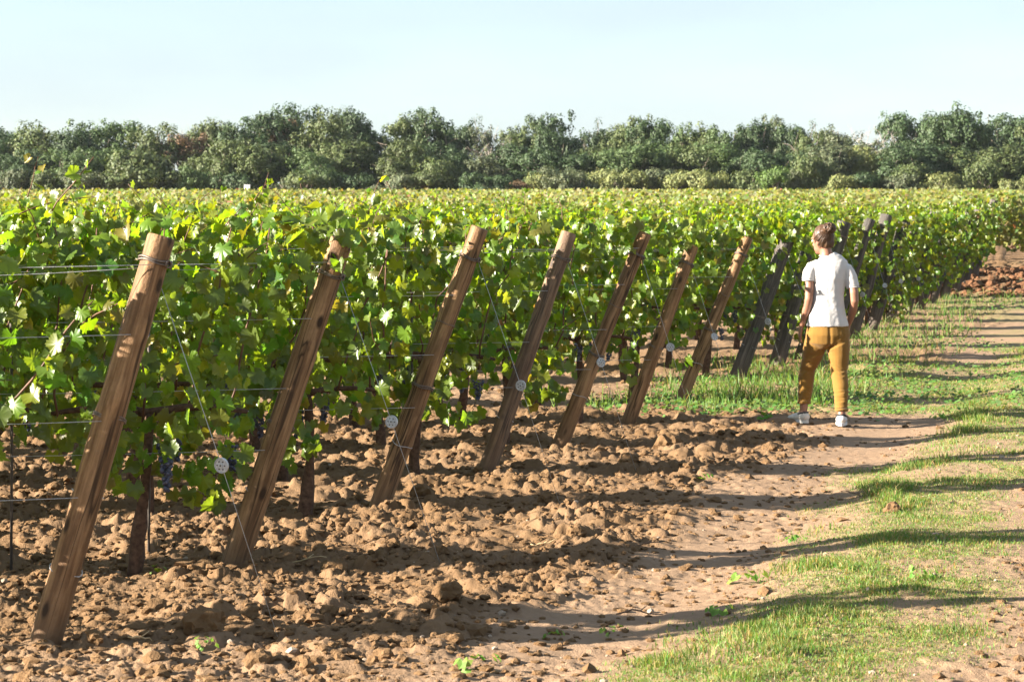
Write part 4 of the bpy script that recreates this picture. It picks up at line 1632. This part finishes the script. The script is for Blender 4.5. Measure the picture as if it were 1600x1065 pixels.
def place_word(px):
    for lim, w in ((170, 'at the far left of the wood'), (400, 'left of the highest left hand crown'), (600, 'under the highest left hand crown'), (800, 'about the dip left of mid wood'), (960, 'about the thin pointed tree'),
                   (1160, 'above the pale scrub'), (1320, 'about the round bright bush'), (1400, 'about the bare grey trees'), (1700, 'at the far right of the wood')):
        if px < lim:
            return w


for i, (px, yt, w, c, k) in enumerate(BACK):
    lab = SPEC_BACK.get(i) or f'{CN[c]} {"thin" if k == "airy" else "dense"} crowned tree on the skyline {place_word(px)}'
    plant(px, yt, w * 1.1, 236 + 6 * math.sin(i * 1.7), k, c, 'dead_tree' if k == 'bare' else 'oak_tree', lab, 'tree', 'trees on the skyline of the wood ' + place_word(px), 40 + i)
for i, (px, yt, w, c) in enumerate(MID):
    plant(px, yt, w * 1.1, 226 + 3 * math.sin(i * 2.3), 't', c, 'oak_tree', f'{CN[c]} lower tree before the skyline trees {place_word(px)}', 'tree', 'middle trees of the wood ' + place_word(px), 140 + i)
for i, (px, yt, w, c) in enumerate(FRONT):
    lab = f'{CN[c]} low bush on the field edge {place_word(px)}'
    if (px, yt) == (1209, 258): lab = 'round bright green bush on the field edge'
    if (px, yt) == (235, 232): lab = 'big domed olive bush on the field edge left of the white box'
    plant(px, yt, w * 1.12, 219 + 1.5 * math.sin(i * 1.9), 'bush', (0.075, 0.130, 0.028) if lab.startswith('round bright') else c, 'bush', lab, 'bush', 'bushes along the field edge ' + place_word(px), 240 + i)

# hill seen through the gap in the trees
def hill():
    nx = 60
    X = np.linspace(60, 260, nx)
    V, Fc = [], []
    for j, (yy, s) in enumerate([(520, 0.0), (560, 0.75), (600, 1.0), (700, 1.0), (760, 0.0)]):
        for xx in X:
            t = np.clip((xx - 60) / 50, 0, 1) * np.clip((260 - xx) / 60, 0, 1)
            V.append((xx, yy, np.interp(yy, PROF_Y, PROF_Z) - 1.5 + s * (19.0 * t + 0.5 * math.sin(xx * 0.15))))
    for j in range(4):
        for k in range(nx - 1):
            a = j * nx + k
            Fc.append((a, a + 1, a + nx + 1, a + nx))
    o = mobj('hill', mesh_np('hill', np.array(V), np.array(Fc), None, True), simple('hill_scrub', (0.13, 0.15, 0.07), 0.95, 0, 0.1, 0.4, 0.08))
    tag(o, 'low flat topped scrubby hill behind the wood', kind='structure')


hill()

# white box on a post at the field edge
x, y = (386 - 800) / F * 212, 212.0
e = empty('meter_box', (x, y, gz(x, y)))
tag(e, 'small white box on a post at the field edge before the dark trees', 'box')
g = Geo()
zt = CAM_H + (HOR - 289) / F * 212 - gz(x, y)
g.box((0, 0, zt - 0.23), (0.5, 0.22, 0.46))
g.box((0, 0, zt + 0.015), (0.56, 0.28, 0.03))
g.build('cabinet', simple('white_enamel', (0.78, 0.80, 0.82), 0.5), e, smooth=False)
g = Geo()
g.tube([(0, 0, -0.2), (0, 0, zt - 0.46)], 0.05, 8)
g.build('support_post', M_STAKE, e)

# ------------------------------------------------------------------ the walker
PX, PY = (1290 - 800) / F * 19.8, 19.8
PZ = gz(PX, PY) + 0.012


def disp_mesh(me, fn):
    me.update()
    n = len(me.vertices)
    co = np.empty(n * 3, np.float32)
    me.vertices.foreach_get('co', co)
    no = np.empty(n * 3, np.float32)
    me.vertices.foreach_get('normal', no)
    co, no = co.reshape(-1, 3), no.reshape(-1, 3)
    d = np.array([fn(Vector(p)) for p in co.tolist()], np.float32)
    co = co + no * d[:, None]
    me.vertices.foreach_set('co', co.astype(np.float32).ravel())
    me.update()


def skin_material():
    m, n, l, b, out = newmat('skin')
    tc = n.new('ShaderNodeTexCoord')
    f = noise_tex(n, l, tc.outputs['Object'], 14, 4)
    l.new(mixc(n, l, f, (0.21, 0.098, 0.06), (0.275, 0.135, 0.086)), b.inputs['Base Color'])
    b.inputs['Roughness'].default_value = 0.5
    b.inputs['Subsurface Weight'].default_value = 0.12
    b.inputs['Subsurface Radius'].default_value = (0.012, 0.004, 0.002)
    return m


def hair_material():
    m, n, l, b, out = newmat('brown_hair')
    tc = n.new('ShaderNodeTexCoord')
    f = noise_tex(n, l, tc.outputs['Object'], 60, 4)
    l.new(mixc(n, l, f, (0.022, 0.011, 0.006), (0.105, 0.054, 0.027)), b.inputs['Base Color'])
    b.inputs['Roughness'].default_value = 0.45
    b.inputs['Specular IOR Level'].default_value = 0.4
    return m


def person():
    M_SKIN, M_HAIR = skin_material(), hair_material()
    M_SHIRT = cloth_material('white_slub_cotton', (0.44, 0.425, 0.415), (0.51, 0.495, 0.485))
    M_PANTS = cloth_material('mustard_cotton', (0.150, 0.078, 0.015), (0.20, 0.107, 0.023), slub=(500, 500, 500))
    M_SHOE = simple('pale_canvas', (0.52, 0.50, 0.47), 0.85, 0, 0.2, 0.12, 60, 0.3)
    M_SOLE = simple('white_rubber', (0.58, 0.57, 0.55), 0.6, 0, 0.4, 0.08, 30)
    M_LINING = simple('black_lining', (0.02, 0.02, 0.024), 0.85)
    root = empty('person', (PX, PY, PZ))
    tag(root, 'person walking away in a white T-shirt, mustard trousers and pale shoes, hair in a bun', 'person')
    # ---- body
    g = Geo()
    fdir = Vector((-0.62, 0.78, 0)).normalized()      # face turned to the left
    fs = Vector((fdir.y, -fdir.x, 0))
    Rf = Matrix((fs, fdir, Vector((0, 0, 1)))).transposed()
    Rf = Rf @ Euler((-0.16, 0, 0)).to_matrix()
    hc = Vector((-0.022, 0.02, 1.508))
    g.ell(hc, (0.073, 0.092, 0.108), Rf)
    g.ell(hc + Rf @ Vector((0, 0.028, -0.06)), (0.054, 0.066, 0.062), Rf)
    g.ell(hc + Rf @ Vector((0, 0.066, -0.098)), (0.025, 0.024, 0.018), Rf)
    g.tube([hc + Rf @ Vector((0, 0.088, 0.005)), hc + Rf @ Vector((0, 0.108, -0.035)), hc + Rf @ Vector((0, 0.094, -0.042))], [0.008, 0.014, 0.010], 8)
    g.ell(hc + Rf @ Vector((0, 0.088, -0.068)), (0.022, 0.011, 0.010), Rf)
    g.ell(hc + Rf @ Vector((0, 0.084, 0.022)), (0.05, 0.014, 0.010), Rf)
    for s in (-1, 1):
        g.ell(hc + Rf @ Vector((s * 0.073, -0.008, -0.022)), (0.010, 0.017, 0.030), Rf)
    g.tube([(0.012, -0.005, 1.33), (0.004, 0.0, 1.40), (-0.01, 0.012, 1.46)], [(0.062, 0.058), (0.05, 0.052), (0.05, 0.054)], 14)
    # torso (under the shirt)
    g.tube([(0.02, 0, 0.70), (0.02, 0, 0.80), (0.02, 0, 0.95), (0.024, 0, 1.08), (0.028, 0, 1.20), (0.032, 0, 1.29), (0.028, 0, 1.345), (0.014, 0, 1.385)],
           [(0.15, 0.10), (0.15, 0.10), (0.118, 0.082), (0.112, 0.082), (0.125, 0.082), (0.132, 0.066), (0.088, 0.048), (0.055, 0.048)], 20)
    # arms
    g.tube([(-0.065, 0, 1.285), (-0.112, -0.004, 1.258), (-0.134, -0.016, 1.18), (-0.138, -0.034, 1.09), (-0.142, -0.04, 1.02), (-0.156, -0.012, 0.94), (-0.176, 0.03, 0.85), (-0.19, 0.055, 0.795)],
           [0.032, 0.038, 0.038, 0.037, 0.034, 0.034, 0.0275, 0.022], 14)
    g.tube([(0.12, 0, 1.275), (0.176, -0.006, 1.242), (0.212, -0.02, 1.16), (0.226, -0.045, 1.07), (0.230, -0.05, 1.005), (0.226, 0.0, 0.93), (0.216, 0.07, 0.86), (0.206, 0.105, 0.815)],
           [0.032, 0.038, 0.038, 0.037, 0.034, 0.034, 0.0275, 0.022], 14)

    # hands: palm and five fingers
    def hand(w, d, palm_n, thumb_s, curl):
        d = Vector(d).normalized()
        nrm = Vector(palm_n).normalized()
        nrm = (nrm - d * nrm.dot(d)).normalized()
        sd = d.cross(nrm) * thumb_s          # toward the thumb
        w = Vector(w)
        g.tube([w - d * 0.02, w + d * 0.03, w + d * 0.065, w + d * 0.092], [(0.021, 0.016), (0.032, 0.016), (0.037, 0.014), (0.034, 0.012)], 12, side=sd)
        for q, (o, ln) in enumerate(((0.027, 0.066), (0.009, 0.074), (-0.009, 0.069), (-0.026, 0.054))):
            b = w + d * 0.078 + sd * o
            a = curl
            dd = d.copy()
            pts = [b]
            for f_ in (0.42, 0.33, 0.25):
                dd = (dd + nrm * a).normalized()
                pts.append(pts[-1] + dd * ln * f_)
            g.tube(pts, [0.0088, 0.0084, 0.0078, 0.0068], 8)
        b = w + d * 0.022 + sd * 0.024
        g.tube([b, b + (d * 0.6 + sd * 0.7) * 0.03, b + (d * 0.6 + sd * 0.7) * 0.03 + (d * 0.9 + sd * 0.15 + nrm * 0.3) * 0.028, b + (d * 0.6 + sd * 0.7) * 0.03 + (d * 0.95 + nrm * 0.4) * 0.05], [0.0125, 0.011, 0.0098, 0.008], 8)
    hand((-0.19, 0.055, 0.795), (-0.16, 0.12, -0.95), (0.85, 0.1, 0.0), -1, 0.28)
    hand((0.206, 0.105, 0.815), (-0.1, 0.3, -0.95), (-0.9, 0.1, 0.0), 1, 0.28)
    # legs inside the trousers, bare ankles, feet
    g.tube([(-0.05, 0.01, 0.76), (-0.09, 0.07, 0.60), (-0.128, 0.13, 0.43), (-0.148, 0.105, 0.30), (-0.166, 0.085, 0.17), (-0.172, 0.08, 0.10), (-0.174, 0.082, 0.05)], [0.085, 0.072, 0.046, 0.05, 0.036, 0.031, 0.036], 14)
    g.tube([(0.09, 0.0, 0.76), (0.102, -0.02, 0.60), (0.104, -0.03, 0.42), (0.113, -0.10, 0.29), (0.108, -0.165, 0.14), (0.105, -0.185, 0.085), (0.104, -0.187, 0.045)], [0.085, 0.072, 0.047, 0.05, 0.036, 0.031, 0.036], 14)
    LF, RF = Vector((-0.52, 0.855, 0)).normalized(), Vector((0.14, 0.99, 0)).normalized()
    LA, RA = Vector((-0.174, 0.078, 0)), Vector((0.104, -0.19, 0))
    for A, D in ((LA, LF), (RA, RF)):
        g.tube([A - D * 0.035 + Vector((0, 0, 0.045)), A + D * 0.03 + Vector((0, 0, 0.05)), A + D * 0.1 + Vector((0, 0, 0.036)), A + D * 0.165 + Vector((0, 0, 0.028))], [(0.028, 0.028), (0.033, 0.036), (0.036, 0.024), (0.026, 0.016)], 12, side=(D.y, -D.x, 0))
    body = remeshed(g, 0.0055, 3, 'body')
    mobj('body', body, M_SKIN, root)
    # eyes
    for s in (-1, 1):
        e = Geo()
        e.ell(hc + Rf @ Vector((s * 0.030, 0.082, 0.0)), (0.011, 0.008, 0.008), Rf)
        e.build('eye', simple('eye_white', (0.7, 0.68, 0.65), 0.2), root)

    # ---- shirt
    g = Geo()
    g.tube([(0.018, 0, 0.795), (0.018, 0, 0.82), (0.018, 0, 0.88), (0.02, 0, 0.96), (0.022, 0, 1.05), (0.026, 0, 1.14), (0.030, 0, 1.21), (0.034, 0, 1.27), (0.034, 0, 1.315), (0.024, 0, 1.350), (0.012, 0, 1.380)],
           [(0.174, 0.122), (0.170, 0.121), (0.154, 0.113), (0.136, 0.102), (0.127, 0.097), (0.130, 0.097), (0.141, 0.098), (0.153, 0.090), (0.146, 0.076), (0.104, 0.064), (0.066, 0.058)], 28)
    g.tube([(-0.055, 0, 1.302), (-0.110, 0, 1.276), (-0.135, -0.01, 1.225), (-0.146, -0.016, 1.168)], [0.044, 0.054, 0.055, 0.052], 16)
    g.tube([(0.11, 0, 1.292), (0.170, 0, 1.262), (0.204, -0.01, 1.195), (0.221, -0.02, 1.112)], [0.044, 0.055, 0.056, 0.052], 16)
    sh = remeshed(g, 0.006, 5, 't_shirt')

    def wrinkle(p):
        w = 0.0
        # soft vertical drape below the shoulder blades and folds at the waist
        low = max(0.0, min(1.0, (1.2 - p.z) / 0.35))
        w += 0.0045 * low * mnoise.noise(Vector((p.x * 15 + 2.5 * p.z, p.y * 8, p.z * 4.0)))
        w += 0.0025 * mnoise.noise(Vector((p.x * 9 + p.z * 11, p.y * 9, p.z * 15 - p.x * 9)))
        w += 0.0016 * mnoise.noise(Vector((p.x * 34 + p.z * 20, p.y * 30, p.z * 40 - p.x * 18)))
        w += 0.004 * mnoise.noise(Vector((p.x * 13 + 3 * p.z, p.y * 6, p.z * 2.6 + 8))) * max(0.0, min(1.0, (1.32 - p.z) / 0.2))
        w += 0.0035 * math.exp(-((p.z - 0.90 - 0.5 * p.x) / 0.012) ** 2) * max(0.0, 1 - abs(p.x + 0.06) / 0.1)
        w += 0.003 * math.exp(-((p.z - 0.955 + 0.35 * p.x) / 0.012) ** 2) * max(0.0, 1 - abs(p.x - 0.08) / 0.09)
        if abs(p.x - 0.018) < 0.045 and p.z > 0.95:
            w -= 0.004 * (1 - abs(p.x - 0.018) / 0.045)       # spine hollow
        return w
    disp_mesh(sh, wrinkle)
    so = mobj('t_shirt', sh, M_SHIRT, root)
    # hems and neck band
    g = Geo()
    g.tube([(0.012 + 0.063 * math.cos(a), 0.056 * math.sin(a), 1.373 + 0.004 * math.sin(a)) for a in np.linspace(0, 2 * math.pi, 33)], 0.0042, 6, side=(0, 0, 1), cap=False)
    g.build('neck_band', M_SHIRT, so)
    for c, rr_ in (((-0.1458, -0.0160, 1.170), 0.0495), ((0.2205, -0.0195, 1.114), 0.0495)):
        g = Geo()
        g.tube([(c[0] + rr_ * math.cos(a), c[1] + rr_ * math.sin(a), c[2] + 0.003) for a in np.linspace(0, 2 * math.pi, 25)], 0.0042, 6, side=(0, 0, 1), cap=False)
        g.build('sleeve_hem', M_SHIRT, so)

    # ---- trousers
    g = Geo()
    g.tube([(0.02, 0, 0.86), (0.02, 0, 0.80), (0.02, 0, 0.73), (0.02, 0.005, 0.665), (0.018, 0.012, 0.615)], [(0.150, 0.105), (0.168, 0.116), (0.184, 0.128), (0.176, 0.118), (0.12, 0.075)], 26)
    g.tube([(-0.062, 0.02, 0.73), (-0.088, 0.06, 0.60), (-0.106, 0.10, 0.52), (-0.130, 0.135, 0.435), (-0.144, 0.118, 0.35), (-0.154, 0.10, 0.26), (-0.166, 0.085, 0.165)],
           [(0.100, 0.112), (0.092, 0.098), 0.079, 0.063, 0.065, 0.060, 0.051], 18)
    g.tube([(0.098, 0.0, 0.73), (0.106, -0.018, 0.60), (0.106, -0.03, 0.52), (0.104, -0.04, 0.425), (0.112, -0.08, 0.33), (0.112, -0.125, 0.23), (0.108, -0.165, 0.125)],
           [(0.098, 0.112), (0.092, 0.100), 0.082, 0.067, 0.065, 0.059, 0.051], 18)
    tr = remeshed(g, 0.006, 9, 'trousers')

    def crease(p):
        w = 0.003 * mnoise.noise(Vector((p.x * 12, p.y * 12, p.z * 16)))
        for kz in (0.44, 0.47, 0.405):
            w += 0.006 * math.exp(-((p.z - kz - 0.02 * math.sin(p.x * 40)) / 0.007) ** 2) * (0.6 + mnoise.noise(Vector((p.x * 10, p.y * 10, kz * 30))))
        if p.z < 0.30:
            w += 0.0055 * mnoise.noise(Vector((p.x * 16, p.y * 16, p.z * 60)))
        if 0.52 < p.z < 0.72:       # drag lines under the seat
            u = p.z - 0.60 - 0.5 * (p.x - 0.02)
            w += 0.004 * math.exp(-(u / 0.012) ** 2) * (1 if p.x < 0.05 else 0.3) - 0.004 * math.exp(-((u - 0.03) / 0.012) ** 2)
            u2 = p.z - 0.655 - 0.42 * (p.x - 0.1)
            w -= 0.006 * math.exp(-(u2 / 0.010) ** 2) * (1 if p.x > 0.0 else 0)
        if p.y < 0 and p.z > 0.5:
            w -= 0.007 * math.exp(-((p.x - 0.02) / 0.014) ** 2) * (1 if p.z > 0.58 else 0)
        return w
    disp_mesh(tr, crease)
    po = mobj('trousers', tr, M_PANTS, root)
    for c, D in (((-0.166, 0.085, 0.168), (-0.05, -0.08, 1)), ((0.108, -0.165, 0.128), (-0.02, -0.3, 1))):
        g = Geo()
        pts = [Vector(c) + Vector((0.051 * math.cos(a), 0.051 * math.sin(a), 0.003 * math.sin(3 * a))) for a in np.linspace(0, 2 * math.pi, 25)]
        g.tube(pts, [(0.011, 0.005)] * 25, 8, side=(0, 0, 1), cap=False)
        g.build('rolled_cuff', M_PANTS, po)
    # back pockets: sewn flaps proud of the seat
    # ---- shoes
    for A, D, lab in ((LA, LF, None), (RA, RF, None)):
        S = Vector((D.y, -D.x, 0))
        U = Vector((0, 0, 1))
        e = Geo()
        e.tube([A - D * 0.058 + U * 0.045, A - D * 0.04 + U * 0.05, A + D * 0.0 + U * 0.052, A + D * 0.05 + U * 0.05, A + D * 0.10 + U * 0.042, A + D * 0.15 + U * 0.034, A + D * 0.183 + U * 0.026, A + D * 0.196 + U * 0.02],
               [(0.022, 0.022), (0.036, 0.034), (0.040, 0.038), (0.043, 0.036), (0.047, 0.030), (0.044, 0.022), (0.028, 0.014), (0.010, 0.006)], 16, side=S)
        shoe = e.build('shoe', M_SHOE, root)
        e = Geo()
        ring = []
        for t in np.linspace(0, 2 * math.pi, 29)[:-1]:
            ln = 0.133 * math.cos(t)
            wd = 0.046 * math.sin(t) * (1.0 + 0.12 * math.cos(t)) * (0.9 if math.cos(t) < 0 else 1.0)
            ring.append(A + D * (0.068 + ln) + S * wd)
        n_ = len(ring)
        vs = [p + U * 0.0 for p in ring] + [p + U * 0.024 for p in ring]
        e.add(vs, [(k, (k + 1) % n_, (k + 1) % n_ + n_, k + n_) for k in range(n_)] + [tuple(reversed(range(n_))), tuple(range(n_, 2 * n_))])
        e.build('sole', M_SOLE, shoe, smooth=False)
        e = Geo()
        e.tube([A + D * (0.004 + 0.043 * math.cos(t)) + S * (0.034 * math.sin(t)) + U * (0.079 - 0.006 * math.cos(t) + (0.004 if math.cos(t) < -0.5 else 0)) for t in np.linspace(0, 2 * math.pi, 25)], [(0.006, 0.011)] * 25, 8, side=(0, 0, 1), cap=False)
        e.build('collar', M_LINING, shoe)

    # ---- hair
    g = Geo()
    hb = hc + Rf @ Vector((0, -0.014, 0.014))
    g.ell(hb, (0.081, 0.094, 0.108), Rf, 20, 12)
    g.ell(hc + Rf @ Vector((0, -0.052, -0.03)), (0.062, 0.05, 0.07), Rf)
    hr = remeshed(g, 0.006, 3, 'hair')

    def strands(p):
        q = p - hc
        a = math.atan2(q.x, -q.y)
        return 0.0045 * mnoise.noise(Vector((a * 16, q.z * 10, 0))) + 0.003 * mnoise.noise(Vector((a * 40, q.z * 16, 5)))
    disp_mesh(hr, strands)
    # keep the face clear
    bm = bmesh.new()
    bm.from_mesh(hr)
    inv = Rf.inverted()
    dead = []
    for v in bm.verts:
        q = inv @ (v.co - hc)
        if q.y > 0.038 - max(0, -q.z) * 0.55 and q.z < 0.078 or q.z < -0.082:
            dead.append(v)
    bmesh.ops.delete(bm, geom=dead, context='VERTS')
    bm.to_mesh(hr)
    bm.free()
    ho = mobj('hair', hr, M_HAIR, root)
    bc = Vector((0.020, -0.082, 1.598))
    g = Geo()
    g.ell(bc, (0.046, 0.042, 0.038))
    r = np.random.default_rng(33)
    random.seed(5)
    for k in range(46):
        ax = Vector(r.normal(0, 1, 3)).normalized()
        e1 = ax.orthogonal().normalized()
        e2 = ax.cross(e1)
        a0, ln = r.uniform(0, 6.28), r.uniform(1.2, 3.6)
        pts = []
        for t in np.linspace(0, 1, 9):
            a = a0 + ln * t
            q = e1 * math.cos(a) + e2 * math.sin(a)
            q = Vector((q.x * 0.052, q.y * 0.046, q.z * 0.043)) * (1 + 0.16 * r.uniform(0, 1) * (1 if t > 0.75 else 0.4))
            pts.append(bc + q)
        g.tube(pts, [0.003, 0.0042, 0.005, 0.005, 0.005, 0.0048, 0.004, 0.003, 0.0012], 5, cap=False)
    g.build('bun', M_HAIR, ho)
    g = Geo()
    for k in range(90):       # strands swept up to the bun, some loose ends
        a = r.uniform(-2.0, 2.0)
        el = r.uniform(-0.75, 0.35)
        st = hc + Rf @ Vector((0.080 * math.sin(a) * math.cos(el), -0.094 * math.cos(a) * math.cos(el) - 0.008, 0.105 * math.sin(el)))
        pts = []
        for t in np.linspace(0, 1, 7):
            p = st.lerp(bc, t * 0.92)
            q = p - hb
            need = 1.0 / max(1e-3, math.sqrt((q.x / 0.084) ** 2 + (q.y / 0.092) ** 2 + (q.z / 0.108) ** 2))
            p = hb + q * max(1.0, need) * 1.012
            pts.append(p)
        g.tube(pts, [0.0014, 0.003, 0.0034, 0.0034, 0.003, 0.0026, 0.002], 4, cap=False)
    for k in range(26):
        a = r.uniform(-1.4, 1.4)
        st = hc + Vector((0.075 * math.sin(a), -0.085 * math.cos(a), -0.03 + 0.12 * r.uniform(0, 1)))
        d = Vector((r.normal(0, 0.5), -0.6 + r.normal(0, 0.4), r.normal(0, 0.6))).normalized()
        pts = [st, st + d * 0.012, st + d * 0.022 + Vector((0, 0, r.normal(0, 0.008))), st + d * 0.03 + Vector((0, 0, r.normal(0, 0.014)))]
        g.tube(pts, [0.0012, 0.0011, 0.0009, 0.0006], 3, cap=False)
    o = g.build('loose_strands', M_HAIR, ho)
    o['kind'] = 'stuff'


person()
print('vines', n_vines, 'objects', len(bpy.data.objects))

# ------------------------------------------------------------------ air
hz = newmat('hazy_air')
_m, _n, _l, _b, _o = hz
_n.remove(_b)
_v = _n.new('ShaderNodeVolumePrincipled')
_v.inputs['Color'].default_value = (0.86, 0.93, 1.0, 1)
_v.inputs['Density'].default_value = 0.00006
_v.inputs['Anisotropy'].default_value = 0.2
_l.new(_v.outputs[0], _o.inputs['Volume'])
g = Geo()
g.box((0, 380, 14), (1500, 940, 34))
hb_ = g.build('haze', _m, smooth=False)
tag(hb_, 'thin pale air between the vineyard and the wood', kind='stuff')
